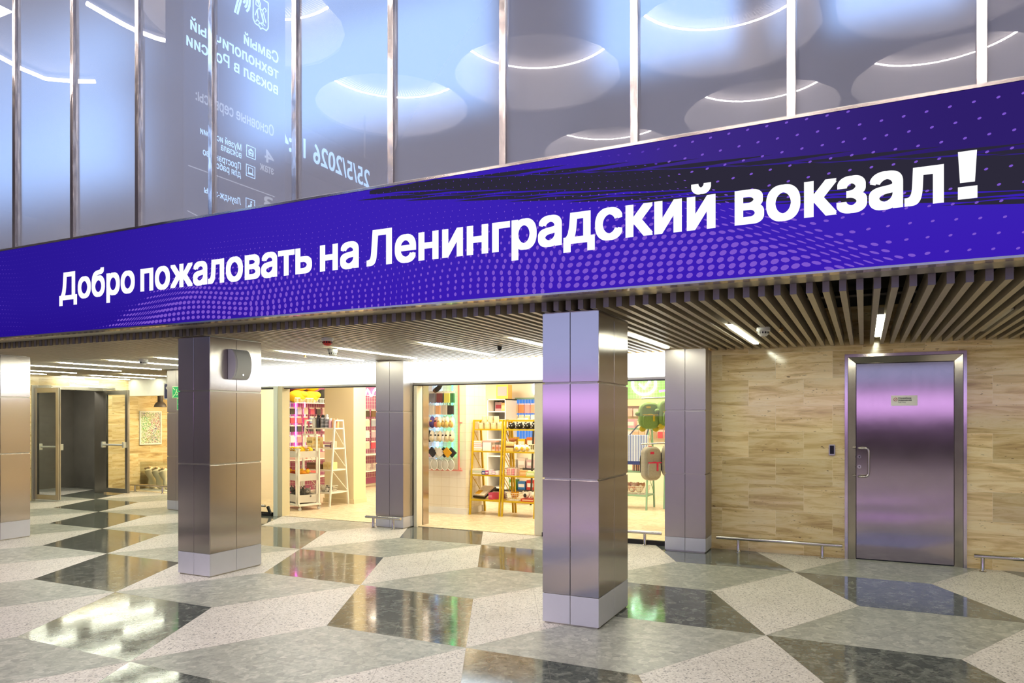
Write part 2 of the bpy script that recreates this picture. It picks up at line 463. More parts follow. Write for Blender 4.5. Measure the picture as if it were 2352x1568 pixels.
struct('floor_shop', MB().box(-10.4, -1.7, 8.99, 14.6, 0.001, 0.008).box(-14.4, -10.4, 10.62, 12.0, 0.001, 0.008), SHOP_FLOOR, 'pale marbled floor inside the lit shop', 'floor')

# ---- travertine wall with the service door, on the right
WY = 9.07
b = MB(); b.box(-1.70, -0.199, WY, WY + 0.25, 0, 2.85); b.box(0.982, 10.0, WY, WY + 0.25, 0, 2.85); b.box(-0.199, 0.982, WY, WY + 0.25, 2.31, 2.85)
struct('wall_right', b, TRAV, 'travertine clad wall around the steel service door', 'wall')

# ---- left wall with the double door opening
b = MB(); b.box(-14.7, -14.4, 4.9, 8.55, 0, 2.85); b.box(-14.7, -14.4, 10.08, 12.2, 0, 2.85); b.box(-14.7, -14.4, 8.55, 10.08, 2.22, 2.85)
struct('wall_left', b, TRAV_SIDE, 'travertine wall with the open double door, far left', 'wall')
b = MB(); b.box(-16.6, -16.5, 7.0, 11.5, 0, 2.85); b.box(-16.5, -14.7, 10.75, 10.85, 0, 2.85); b.box(-16.5, -14.7, 7.6, 7.7, 0, 2.85); b.box(-16.5, -14.7, 7.6, 10.85, 2.6, 2.7)
b.box(-16.5, -16.47, 7.7, 10.75, 0, 0.42, 0)
struct('wall_corridor', b, CONC, 'plain grey rendered corridor behind the open double door', 'wall')

# ---- slatted ceiling
b = MB()
k = 0; x = -1.341 + 0.0997 * 100
while x > -14.4:
    yb = 10.6 if x < -10.9 else (9.06 if x > -1.7 else 8.97)
    for lo, hi in ((5.153, yb),):
        b.box(x, x + 0.04, lo, hi, 2.415, 2.535, 0)
        b.box(x - 0.0008, x + 0.0408, 5.147, 5.156, 2.4142, 2.5355, 1)
    x -= 0.0997
struct('ceiling', b, [SLAT, SLAT_END], 'suspended ceiling of narrow bronze-grey slats under the banner', 'ceiling')
struct('ceiling_upper', MB().box(-16.5, 10.0, 4.95, 10.7, 2.86, 2.95), DARK, 'black deck above the slats', 'ceiling')
b = MB()
for ty in (5.75, 6.35, 7.6):
    b.box(-3.0, 3.5, ty, ty + 0.16, 2.76, 2.765); b.box(-3.0, 3.5, ty, ty + 0.004, 2.76, 2.80); b.box(-3.0, 3.5, ty + 0.156, ty + 0.16, 2.76, 2.80)
    for q in range(52): b.box(-3.0 + q * 0.125, -2.95 + q * 0.125, ty + 0.05, ty + 0.08, 2.758, 2.76, 1)
tag(b.build('cable_tray', [DARKM, mat('tray_slot', '#8f8a80', 0.5, 0.5)]), 'perforated cable trays in the dark above the slats, right', 'cable tray')

# ---- soffit strip and bulkhead the banner hangs on
b = MB(); b.box(-16.0, 10.0, 4.84, 5.14, 2.484, 2.50); b.box(-16.0, 10.0, 5.125, 5.14, 2.50, 2.86)
struct('trim_1', b, ALU, 'satin metal soffit strip under the banner', 'trim', bevel=0.002)
struct('wall_bulkhead', MB().box(-16.0, 10.0, 4.905, 4.95, 2.50, 3.46), DARKM, 'bulkhead behind the banner', 'wall')

# ---- glass wall over the banner
def glass_front():
    q = NT('frosted_glass_front')
    q.t.nodes.remove(q.b)
    gl = q.n('BsdfGlossy'); gl.inputs['Roughness'].default_value = 0.0; gl.inputs['Color'].default_value = (1, 1, 1, 1)
    rf = q.n('BsdfRefraction'); rf.inputs['IOR'].default_value = 1.45; rf.inputs['Roughness'].default_value = 0.27; rf.inputs['Color'].default_value = (0.86, 0.9, 0.97, 1)
    df = q.n('BsdfTranslucent'); df.inputs['Color'].default_value = (0.75, 0.8, 0.9, 1)
    dd = q.n('BsdfDiffuse'); dd.inputs['Color'].default_value = (0.62, 0.64, 0.74, 1)
    fr = q.n('Fresnel'); fr.inputs['IOR'].default_value = 1.7
    m0 = q.n('MixShader'); m0.inputs[0].default_value = 0.34; q.l(rf.outputs[0], m0.inputs[1]); q.l(dd.outputs[0], m0.inputs[2])
    m2 = q.n('MixShader'); q.l(fr.outputs[0], m2.inputs[0]); q.l(m0.outputs[0], m2.inputs[1]); q.l(gl.outputs[0], m2.inputs[2])
    q.l(m2.outputs[0], q.out.inputs[0])
    return q.m
def glass_back():
    q = NT('frosted_glass_back'); q.t.nodes.remove(q.b)
    rf = q.n('BsdfRefraction'); rf.inputs['IOR'].default_value = 1.45; rf.inputs['Roughness'].default_value = 0.0
    q.l(rf.outputs[0], q.out.inputs[0]); return q.m
GF, GB = glass_front(), glass_back()
GY = 4.90
MUL = [-8.529 + 1.0145 * i for i in range(-6, 19)]
for i, mx in enumerate(MUL):
    bm_ = MB(); bm_.box(mx - 0.027, mx + 0.027, GY - 0.028, GY + 0.05, 3.466, 7.98)
    struct('trim_%d' % (i + 2), bm_, MULLION, 'polished steel mullion of the glass wall', 'trim', bevel=0.003)
    if i < len(MUL) - 1:
        g = MB()
        x0, x1, y0, y1, z0, z1 = mx + 0.026, mx + 1.0145 - 0.026, GY, GY + 0.012, 3.50, 7.97
        V = [(x, y, z) for x in (x0, x1) for y in (y0, y1) for z in (z0, z1)]
        g.add(V, [(0, 4, 5, 1)], 0); g.add(V, [(2, 3, 7, 6), (0, 1, 3, 2), (4, 6, 7, 5), (0, 2, 6, 4), (1, 5, 7, 3)], 1)
        struct('window_%d' % (i + 1), g, [GF, GB], 'frosted glass pane above the banner', 'window')
struct('trim_60', MB().box(-15.6, 10.0, GY - 0.015, GY + 0.05, 3.452, 3.50), ALU, 'metal sill under the glass wall', 'trim')

# ---- space behind the glass: bright windows between grey piers
BLUEWIN = emis('daylight_window', '#98c2ff', 1.75)
PIER = mat('grey_pier_plaster', '#9c9aa4', 0.8)
BY = 9.6
b = MB(); b.box(-22, 5, BY, BY + 0.3, 2.95, 6.3); b.box(-22, 5, BY, BY + 0.3, 9.7, 10.6)
struct('wall_upper', b, PIER, 'grey wall of the upper storey behind the glass', 'wall')
b = MB()
for px, pw in ((-21.5, 0.5), (-10.7, 1.2), (-3.85, 0.95), (-1.13, 0.3), (-0.56, 0.35), (1.35, 0.6), (3.6, 0.5)):
    b.box(px - pw / 2, px + pw / 2, BY - 1.2, BY + 0.2, 2.95, 10.6)
b.box(-22, 5, BY - 0.25, BY + 0.04, 8.3, 8.42)
struct('wall_piers', b, PIER, 'grey piers of the upper storey behind the glass', 'wall')
struct('window_40', MB().box(-22, 5, BY + 0.05, BY + 0.1, 6.3, 9.7), BLUEWIN, 'bright daylit window band behind the frosted glass', 'window')
b = MB(); b.box(-22, 5, 4.96, BY + 0.3, 10.5, 10.6); b.box(-22.1, -22, 4.96, BY + 0.3, 2.95, 10.6); b.box(5, 5.1, 4.96, BY + 0.3, 2.95, 10.6); b.box(-22, 5, 4.96, BY + 0.3, 2.951, 2.97); b.box(-22, 5, 4.93, 4.99, 8.0, 10.5)
struct('ceiling_storey', b, PIER, 'ceiling and ends of the upper storey behind the glass', 'ceiling')

# ---- hall in front (seen in the glass and the steel): coffered ceiling, far wall
HC = 8.0
def virt(u, depth):
    xc = (u - CXP) / FPX
    return depth * (xc * _c - _s), 2 * GY - depth * (xc * _s + _c)
RINGS = [virt(1660, 12.2), virt(1235, 13.7), virt(902, 15.1), virt(567, 11.85), virt(2181, 10.8), virt(1398, 17.6), virt(1746, 15.3), virt(2165, 13.6), virt(1105, 20.5)]
RR = 1.56
def hall_ceiling():
    from mathutils.geometry import delaunay_2d_cdt
    vs = [Vector((-24, -17)), Vector((10, -17)), Vector((10, 4.95)), Vector((-24, 4.95))]; es = [(0, 1), (1, 2), (2, 3), (3, 0)]
    n = 48
    for cx, cy in RINGS:
        o = len(vs)
        for k in range(n): vs.append(Vector((cx + RR * math.cos(2 * PI * k / n), cy + RR * math.sin(2 * PI * k / n))))
        es += [(o + k, o + (k + 1) % n) for k in range(n)]
    V, E_, F, *_ = delaunay_2d_cdt(vs, es, [], 0, 1e-5)
    b = MB(); keep = []
    for f in F:
        c = sum((V[i] for i in f), Vector((0, 0))) / len(f)
        if all((c - Vector(r)).length > RR * 0.985 for r in RINGS): keep.append(tuple(f))
    b.add([(p.x, p.y, HC) for p in V], keep)
    for cx, cy in RINGS:
        for k in range(n):
            a, a2 = 2 * PI * k / n, 2 * PI * (k + 1) / n
            b.poly([(cx + RR * math.cos(q), cy + RR * math.sin(q), z) for q, z in ((a, HC), (a2, HC), (a2, HC + 0.06), (a, HC + 0.06))])
    return b
struct('ceiling_hall', hall_ceiling(), mat('hall_ceiling_paint', '#8e898b', 0.8), 'hall ceiling with round recesses, mirrored in the glass', 'ceiling')
LAMPRING = emis('ring_lamp', '#fff4ee', 95.0)
FINS = emis('lit_grille', '#fff0ea', 5.0)
RECESS = mat('recess_paint', '#f0ecec', 0.7)
def ring_light(cx, cy, label):
    t = thing('ring_light', label, 'ceiling light', (cx, cy, HC), 0, 'round recessed lights of the hall ceiling')
    n = 48; b = MB(); vs = []; fs = []
    for k in range(n):
        a = 2 * PI * k / n
        vs += [(RR * math.cos(a), RR * math.sin(a), 0.06), (RR * math.cos(a), RR * math.sin(a), 0.96)]
    for k in range(n):
        j = (k + 1) % n; fs.append((2 * k, 2 * j, 2 * j + 1, 2 * k + 1))
    b.add(vs, fs); b.poly([(RR * math.cos(2 * PI * k / n), RR * math.sin(2 * PI * k / n), 0.96) for k in range(n)])
    b.build('recess', RECESS, t)
    b = MB()
    for k in range(n):
        a, a2 = 2 * PI * k / n, 2 * PI * (k + 1) / n
        b.poly([(r * math.cos(q), r * math.sin(q), 0.90) for r, q in ((1.485, a), (1.55, a), (1.55, a2), (1.485, a2))])
    b.build('lamp_tube', LAMPRING, t)
    b = MB()
    for k in range(150):
        a, a2 = 2 * PI * k / 150, 2 * PI * (k + 0.45) / 150
        b.poly([(r * math.cos(q), r * math.sin(q), 0.91) for r, q in ((1.16, (a + a2) / 2), (1.44, a), (1.44, a2), (1.17, (a + a2) / 2 + 0.004))])
    b.build('grille', FINS, t)
for i, (cx, cy) in enumerate(RINGS):
    ring_light(cx, cy, 'round recessed hall light mirrored in glass, ' + ((
        'largest disc right of centre', 'disc over the letters of the long word', 'disc above the middle of the banner', 'disc beside the mirrored information screen', 'cut by the top edge, right',
        'half sunk left of the largest disc', 'half sunk below the largest disc', 'low disc at the far right', 'lowest and smallest disc'))[i])

def curved_light(pts, label):
    W = []
    for u, v in pts:
        d = (HC - 0.12 - CAM_H) * FPX / (HZ - v); xc = (u - CXP) / FPX
        W.append(Vector((d * (xc * _c - _s), 2 * GY - d * (xc * _s + _c), HC - 0.12)))
    t = thing('curved_light', label, 'ceiling light', W[0]); L = [p - W[0] for p in W]
    MB().tube(L, 0.035, n=8).build('lamp_tube', emis('curved_lamp', '#fff4ee', 40.0), t, True)
    MB().tube([p + Vector((0, 0, 0.045)) for p in L], 0.04, n=6).build('housing', RECESS, t)
curved_light(((-60, 92), (0, 131), (50, 158), (105, 181), (165, 186), (218, 187)), 'long curved hall light mirrored at the far left edge of the glass')
curved_light(((200, 8), (248, 36), (280, 54), (312, 70), (360, 88), (405, 99)), 'curved hall light mirrored in the glass left of the mirrored screen')

FARW = -15.0
b = MB(); b.box(-24, 10, FARW - 0.2, FARW, 0, 1.62); b.box(-24, 10, FARW - 0.2, FARW, 2.62, 3.0); b.box(-24, 10, FARW - 0.2, FARW, 6.4, 8.0)
struct('wall_front', b, mat('far_wall_paint', '#4a4242', 0.6), 'far wall of the hall behind the camera', 'wall')
struct('window_41', MB().box(-24, 10, FARW - 0.15, FARW - 0.1, 3.0, 6.4), emis('hall_window', '#a9b6ea', 1.75), 'bluish window band of the far hall wall', 'window')
t = thing('led_banner', 'violet light banner on the far hall wall, mirrored in the steel columns', 'banner', (0, FARW + 0.06, 0))
MB().box(-22, 9, -0.05, 0.0, 1.65, 2.60).build('screen', emis('violet_screen', '#dcb0ff', 3.3), t)
struct('wall_hall_left', MB().box(-24.2, -24, -17, 4.9, 0, 8).box(-24, -14.4, 4.9, 4.95, 0, 2.5), mat('hall_side_paint', '#b9b8a6', 0.7), 'side wall of the hall', 'wall')
struct('wall_hall_right', MB().box(10, 10.2, -17, 9.3, 0, 8), mat('hall_side_paint'), 'right side wall of the hall', 'wall')

# ---- steel clad columns
def column(x0, x1, y0, y1, lev, label, sheet=STEEL):
    t = thing('column', label, 'column', ((x0 + x1) / 2, y0, 0), 0, 'steel clad columns')
    w_, d = (x1 - x0) / 2, y1 - y0
    MB().box(-w_ + 0.012, w_ - 0.012, 0.012, d - 0.004, 0.0, 2.413).build('core', ALU, t)
    rows = [(0.012, lev[0] - 0.002)] + [(lev[i] + (0.009 if i else 0.002), lev[i + 1] - 0.006) for i in range(3)]
    hidden = MB()
    for ri, (za, zb) in enumerate(rows):
        m = STEEL_BASE if ri == 0 else sheet
        nm = 'base_panel' if ri == 0 else 'cladding_panel'
        g = 0.0022
        for s_ in (0, 1):
            xa, xb = (-w_, -g) if s_ == 0 else (g, w_)
            p = MB().box(xa, xb, 0, 0.008, za, zb).build(nm, m, t, bevel=0.0015)
            ya, yb = (0.0085, d / 2 - g) if s_ == 0 else (d / 2 + g, d)
            MB().box(w_ - 0.008, w_, ya, yb, za, zb).build(nm, m, t, bevel=0.0015)
            hidden.box(-w_, -w_ + 0.008, ya, yb, za, zb, 0 if ri else 1)
    hidden.build('rear_cladding', [sheet, STEEL_BASE], t)
    return t
LA = (0.233, 1.123, 1.863, 2.412); LB = (0.168, 0.927, 1.680, 2.412)
column(-2.26, -1.80, 5.215, 5.965, LA, 'nearest steel clad column, right of centre under the banner')
column(-6.325, -5.875, 5.215, 5.905, LA, 'steel clad column with the grey loudspeaker on its side')
column(-10.53, -10.07, 5.215, 5.965, LA, 'steel clad column cut by the left edge of the photo')
column(-10.87, -10.43, 8.74, 9.08, LB, 'narrow steel clad column with the green exit signs', STEEL_MATT)
column(-6.425, -5.945, 8.70, 9.06, LB, 'steel clad column between the two lit shop signs', STEEL_MATT)
column(-2.165, -1.68, 8.70, 9.065, LB, 'steel clad column at the corner of shop and travertine wall', STEEL_MATT)

# ---- shop fronts
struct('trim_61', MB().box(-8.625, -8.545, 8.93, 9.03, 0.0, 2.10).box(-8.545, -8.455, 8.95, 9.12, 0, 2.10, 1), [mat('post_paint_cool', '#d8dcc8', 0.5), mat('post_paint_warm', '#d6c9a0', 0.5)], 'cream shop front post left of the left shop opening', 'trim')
struct('trim_62', MB().box(-5.93, -5.88, 8.95, 9.10, 0.0, 2.06), CREAM, 'cream shop front post beside the middle column', 'trim')
struct('trim_63', MB().box(-4.02, -3.90, 9.0, 9.25, 0.0, 2.10), CREAM, 'pale shop front post behind the nearest column', 'trim')
struct('trim_64', MB().box(-5.96, -5.876, 9.12, 9.27, 0.008, 2.10), STEEL, 'steel jamb beside the cream post', 'trim')
struct('trim_65', MB().box(-10.4, -8.62, 8.95, 9.0, 0, 0.05).box(-3.9, -2.165, 8.97, 9.02, 0, 0.055), DARKM, 'bottom track of the shop windows', 'trim')
struct('trim_66', MB().box(-2.22, -2.165, 8.97, 9.03, 0.0, 0.30), WHITE, 'small white block beside the corner column', 'trim')
def clear_glass():
    q = NT('clear_glass'); q.t.nodes.remove(q.b)
    tr = q.n('BsdfTransparent'); tr.inputs[0].default_value = (0.95, 0.97, 0.96, 1)
    gl = q.n('BsdfGlossy'); gl.inputs['Roughness'].default_value = 0.0
    fr = q.n('Fresnel'); fr.inputs['IOR'].default_value = 1.4
    m = q.n('MixShader'); gm = q.n('NewGeometry'); q.l(q.math('MULTIPLY', fr.outputs[0], q.math('SUBTRACT', 1.0, gm.outputs['Backfacing'])), m.inputs[0]); q.l(tr.outputs[0], m.inputs[1]); q.l(gl.outputs[0], m.inputs[2]); q.l(m.outputs[0], q.out.inputs[0])
    return q.m
CLEAR = clear_glass()
struct('window_42', MB().box(-10.4, -8.63, 8.97, 8.98, 0.05, 2.10), CLEAR, 'clear shop window left of the cream post', 'window')
struct('window_43', MB().box(-3.9, -2.17, 8.99, 9.0, 0.055, 2.10), CLEAR, 'clear shop window between nearest and corner column', 'window')
struct('window_44', MB().box(-14.38, -10.6, 10.62, 10.63, 0.02, 2.06), CLEAR, 'clear glass front before the framed poster', 'window')
def lightbox(x0, x1, y, label):
    t = thing('shop_lightbox', label, 'lit sign', ((x0 + x1) / 2, y, 0))
    h = (x1 - x0) / 2
    MB().box(-h, h, 0.0, 0.10, 2.10, 2.413).build('housing', WHITE, t)
    MB().box(-h + 0.005, h - 0.005, -0.006, 0.0, 2.112, 2.41).build('lit_face', BOXW, t)
    MB().box(-h, h, 0.0, 0.13, 2.075, 2.10).build('shutter_rail', ALU, t)
    MB().box(-h, h, 0.02, 0.13, 2.062, 2.075).build('shutter_slot', BLACK, t)
lightbox(-10.4, -6.43, 8.97, 'blank white glowing shop sign over the left shop opening')
lightbox(-5.99, -2.17, 8.97, 'blank white glowing shop sign over the middle shop opening')

# ---- shop interior shell
b = MB(); b.box(-10.55, -10.4, 9.05, 14.6, 0, 2.95); b.box(-10.55, -1.7, 14.5, 14.6, 0, 2.95); b.box(-1.78, -1.70, 9.32, 14.6, 0, 2.95)
b.box(-14.7, -10.55, 11.75, 11.85, 0, 2.85)
struct('wall_shop', b, mat('shop_wall_paint', '#efe2c6', 0.65), 'cream inner walls of the shop', 'wall')
struct('ceiling_shop', MB().box(-10.5, -1.7, 9.12, 14.6, 2.80, 2.86).box(-14.4, -10.4, 10.64, 11.8, 2.42, 2.45), mat('shop_ceiling_paint', '#e9dccb', 0.8), 'pale ceiling inside the shop', 'ceiling')
struct('wall_pillar', MB().box(-9.14, -8.46, 10.78, 11.14, 0, 2.85).box(-9.16, -8.44, 10.765, 11.15, 0, 0.09), mat('pillar_paint', '#ead9ae', 0.6), 'plain cream pillar inside the left shop', 'wall')
def tiles():
    q = NT('white_wall_tile')
    g = q.n('NewGeometry'); sp = q.n('SeparateXYZ'); q.l(g.outputs['Position'], sp.inputs[0])
    cb = q.n('CombineXYZ'); q.l(q.math('ADD', sp.outputs[0], sp.outputs[1]), cb.inputs[0]); q.l(sp.outputs[2], cb.inputs[1])
    br = q.n('TexBrick', offset=0.0); q.l(cb.outputs[0], br.inputs['Vector'])
    for k_, v_ in (('Scale', 1), ('Brick Width', 0.15), ('Row Height', 0.15), ('Mortar Size', 0.003)): br.inputs[k_].default_value = v_
    br.inputs['Color1'].default_value = lin('#f1e6cf'); br.inputs['Color2'].default_value = lin('#efe3ca'); br.inputs['Mortar'].default_value = lin('#e0d0b0')
    q.l(br.outputs['Color'], q.b.inputs['Base Color']); q.b.inputs['Roughness'].default_value = 0.15
    return q.m
struct('wall_tiled', MB().box(-6.85, -5.86, 10.38, 11.06, 0, 2.85), tiles(), 'white tiled pillar wall in the middle shop', 'wall')
struct('baseboard_tiled', MB().box(-6.86, -5.845, 10.365, 11.07, 0, 0.11), WHITE, 'white skirting of the tiled pillar', 'baseboard')
struct('wall_fascia', MB().box(-14.4, -10.43, 10.60, 10.72, 2.06, 2.42), OFFW, 'plain off-white fascia left of the exit signs', 'wall')
struct('wall_alcove', MB().box(-10.72, -10.56, 9.10, 11.74, 0, 2.85), OFFW, 'return wall behind the exit sign column', 'wall')

# ================================================================== the LED banner over the concourse
BNY = 4.82
ban = thing('led_banner', 'long violet light banner welcoming to the station in white lettering', 'banner', (0, BNY, 0))
def screen_mat():
    q = NT('violet_led_screen'); q.t.nodes.remove(q.b)
    g = q.n('NewGeometry'); sp = q.n('SeparateXYZ'); q.l(g.outputs['Position'], sp.inputs[0])
    X, Z = sp.outputs[0], sp.outputs[2]
    def sm(v, a, b_):
        o = q.n('MapRange', interpolation_type='SMOOTHSTEP'); q.l(v, o.inputs[0]); o.inputs[1].default_value = a; o.inputs[2].default_value = b_; return o.outputs[0]
    base = q.mix(sm(X, -8.5, -3.0), lin('#2a1794'), lin('#3b22b4'))
    low = q.mix(sm(Z, 2.9, 2.45), base, q.mix(sm(X, -7, -2), lin('#230c88'), lin('#3a18b4')))
    base = q.mix(0.6, base, low)
    hi = q.math('MULTIPLY', sm(X, -2.4, -0.9), sm(q.math('ADD', Z, q.math('MULTIPLY', X, 0.075)), 2.98, 3.14))
    base = q.mix(hi, base, q.mix(sm(X, -1.2, 0.6), lin('#3e2b86'), lin('#2f1f6c')))
    e = q.n('Emission'); q.l(base, e.inputs[0]); e.inputs[1].default_value = 1.0
    q.l(e.outputs[0], q.out.inputs[0]); return q.m
b = MB(); b.box(-15.6, 9.8, 0, 0.08, 2.492, 3.448)
b.build('screen', screen_mat(), ban)
b = MB(); b.box(-15.6, 9.8, -0.012, 0.08, 3.448, 3.466); b.box(-15.6, 9.8, -0.012, 0.08, 2.478, 2.492)
b.build('frame', STEEL_FRAME, ban)
INK = emis('lettering_light', '#ffffff', 1.15)
for body, x0, x1 in (('Добро', -7.612, -6.456), ('пожаловать', -6.352, -4.226), ('на', -4.118, -3.735), ('Ленинградский', -3.634, -0.878), ('вокзал', -0.735, 0.398)):
    text('lettering', body, INK, ban, (x0, -0.008, 2.835), (PI / 2, 0, 0), width=x1 - x0, size=0.372, bold=0.031, ext=0.003)
b = MB(); b.poly([(0.478, -0.008, 3.102), (0.570, -0.008, 3.102), (0.560, -0.008, 2.925), (0.488, -0.008, 2.925)]); b.poly([(0.478, -0.008, 2.902), (0.572, -0.008, 2.902), (0.572, -0.008, 2.832), (0.478, -0.008, 2.832)])
b.build('lettering', INK, ban)
DOT = emis('screen_dots', '#7f58cf', 1.0)
DOT2 = emis('screen_dots_faint', '#5b3bb8', 1.0)
def dots():
    b = MB(); rnd = random.Random(3)
    L1 = lambda z: -6.55 + (z - 2.5) * 2.2
    L2 = lambda z: -3.36 + (z - 2.5) * 0.15
    L3 = lambda z: 0.06 - (z - 2.5) * 2.05
    def ss(x, a, c):
        t = max(0, min(1, (x - a) / (c - a))); return t * t * (3 - 2 * t)
    rows = 21
    for j in range(rows):
        q = 2.505 + 0.0465 * j
        x = -8.75 + (j % 2) * 0.02
        i = 0
        while x < 0.95:
            z = q + 0.030 * math.sin(1.9 * x + 0.6) + 0.012 * math.sin(4.3 * x + q * 5) 
            l1, l2, l3 = L1(z), L2(z), L3(z)
            g1, g2, g3 = (math.exp(-((x - l) / s_) ** 2) for l, s_ in ((l1, 0.34), (l2, 0.16), (l3, 0.36)))
            sparse = ss(x, l3 + 0.05, l3 + 0.5); left = ss(-x, -l1 + 0.05, -l1 + 0.6)
            step = (0.066 + 0.05 * sparse - 0.012 * left) * (1 - 0.45 * max(g1, g2 * 0.5, g3 * 0.5))
            inside = 1 - max(sparse, left)
            hgt = 1 - ss(z, 2.62, 3.22 - 0.25 * math.exp(-((x + 3.4) / 0.9) ** 2))
            amp = 0.45 + 0.55 * ss(abs(x + 3.36), 0.1, 1.6)
            r = inside * (0.0045 + 0.0185 * hgt * amp) + sparse * 0.0105 + left * (0.0035 + 0.004 * ss(-x, 8.0, 8.7))
            if left > 0.5: r *= 0.5 + 0.5 * math.sin(x * 5 + z * 7) ** 2
            skip = (sparse > 0.4 and (j % 2)) or z < 2.502 or z > 3.44
            if not skip:
                sq = 1 - 0.82 * max(g1, g2 * 0.8, g3); 
                ang = 0.55 * g1 - 0.42 * g3 + (PI / 2) * (1 - g1) * (1 - g3) * (1 if abs(x + 3.36) < 1.6 and x < -1.9 else 0) + (0.35 if x >= -1.9 and g3 < 0.4 else 0)
                ra = r * (1 + 0.45 * max(g1, g3)); rb = r * max(0.2, min(sq, 0.72 if inside > 0.5 else 0.62))
                ca, sa = math.cos(ang), math.sin(ang)
                n = 9 if r > 0.008 else 6
                b.poly([(x + ra * math.cos(2 * PI * k / n) * ca - rb * math.sin(2 * PI * k / n) * sa, -0.003, z + ra * math.cos(2 * PI * k / n) * sa + rb * math.sin(2 * PI * k / n) * ca) for k in range(n)], 1 if left > 0.5 or z > 3.2 and x < -1.2 else 0)
            x += step; i += 1
    return b
dots().build('dot_pattern', [DOT, DOT2], ban)
def strokes():
    b = MB(); rnd = random.Random(11)
    up = lambda x: 3.445 if x < -3.0 else 3.445 - 0.105 * (x + 3.0)
    lo = lambda x: 3.40 - 0.137 * (x + 3.6)
    x = -3.62; N = 60
    for k in range(N):
        xa, xb = -3.62 + 5.4 * k / N, -3.62 + 5.4 * (k + 1) / N
        ja = [0.004 * math.sin(37 * t) for t in (xa, xb)]
        za, zb = min(3.446, lo(xa) + 0.01), min(3.446, lo(xb) + 0.01)
        ua, ub = min(3.446, max(za + 0.001, up(xa) + ja[0])), min(3.446, max(zb + 0.001, up(xb) + ja[1]))
        b.poly([(xa, -0.0016, za), (xb, -0.0016, zb), (xb, -0.0016, ub), (xa, -0.0016, ua)])
    for k in range(12):
        t = -3.75 + 0.46 * k
        b.poly([(t, -0.0017, lo(t) - 0.042), (t + 0.62, -0.0017, lo(t + 0.62) - 0.018), (t + 0.95, -0.0017, lo(t + 0.95) + 0.03), (t + 0.3, -0.0017, lo(t + 0.3) - 0.005)])
        if t > -2.6:
            b.poly([(t - 0.35, -0.0017, up(t - 0.35) + 0.005), (t, -0.0017, up(t) + 0.002), (t + 0.48, -0.0017, up(t + 0.48) + 0.062), (t, -0.0017, up(t) + 0.034)])
            b.poly([(t - 0.2, -0.0021, up(t - 0.2) - 0.006), (t + 0.25, -0.0021, up(t + 0.25) + 0.004), (t + 0.1, -0.0021, up(t + 0.1) + 0.012)], 1)
        b.poly([(t + 0.05, -0.0021, lo(t + 0.05) - 0.006), (t + 0.5, -0.0021, lo(t + 0.5) + 0.022), (t + 0.95, -0.0021, lo(t + 0.95) + 0.05), (t + 0.45, -0.0021, lo(t + 0.45) + 0.035)], 2)
    return b
strokes().build('brush_stroke_pattern', [emis('stroke_dark', '#2d2a3a', 1.0), emis('stroke_violet', '#35258a', 1.0), emis('stroke_bright', '#3a22b6', 1.0)], ban)

# ================================================================== information screen and clock strip (mirrored in the glass)
IX = -7.3
def refl(u, v, X):
    p = on_x(u, v, X); return 2 * GY - p[1], p[2]
ya, _z = refl(655, 300, IX); yb, _z = refl(420, 300, IX)
tot = thing('information_screen', 'tall information screen, mirrored back to front in the glass', 'screen', (IX, (ya + yb) / 2, 0))
hw = (yb - ya) / 2
MB().box(-0.3, 0.0, -hw, hw, 0, 7.9).build('housing', mat('screen_housing', '#5d5a66', 0.5, 0.3), tot)
MB().box(0.0, 0.01, -hw + 0.02, hw - 0.02, 2.6, 7.8).build('screen', emis('info_screen_face', '#6a7ba6', 0.9), tot)
TXL = emis('screen_text_blue', '#9cc4ff', 13); TXG = emis('screen_text_grey', '#c4ccd8', 4.5)
oy = (ya + yb) / 2
def rtext(body, p0, p1, m, hgt, X=IX, par=tot, oy=oy, bold=0.02):
    y0, z0 = refl(p0[0], p0[1], X); y1, z1 = refl(p1[0], p1[1], X)
    text('lettering', body, m, par, (0.012 if par is tot else 0.03, y0 - oy, z0), (PI / 2, 0, PI / 2), width=abs(y1 - y0), size=hgt, bold=bold, ext=0.004)
rtext('Самый', (637.5, 147), (559, 107), TXL, 0.205)
rtext('технологичный', (637.5, 183), (436, 78), TXL, 0.205)
rtext('вокзал в России', (636.5, 218), (427, 110), TXL, 0.205)
rtext('Основные сервисы:', (627, 314), (448, 237), TXG, 0.20, bold=0.012)
rtext('4', (627, 379), (607, 371), TXG, 0.24); rtext('этаж', (627, 402), (596, 389), TXG, 0.15)
rtext('Музей истории', (552.6, 347), (458.7, 308), TXL, 0.118, bold=0.012)
rtext('вокзала', (552.6, 364), (506, 345), TXL, 0.118, bold=0.012)
rtext('Пространство', (551.6, 390), (464.5, 356), TXL, 0.118, bold=0.012)
rtext('для работы', (551.6, 408), (479, 380), TXL, 0.118, bold=0.012)
rtext('Лаундж-зоны', (551.6, 471), (467.5, 440), TXL, 0.118, bold=0.012)
rtext('3', (625, 484), (605, 477), TXG, 0.24)
def rl(u, v, dx=0.012):
    y, z = refl(u, v, IX); return (dx, y - oy, z)
b = MB(); b.tube([rl(629, 452), rl(431, 380)], 0.006); b.tube([rl(560, 552), rl(429, 484)], 0.006); b.build('divider_line', TXG, tot)
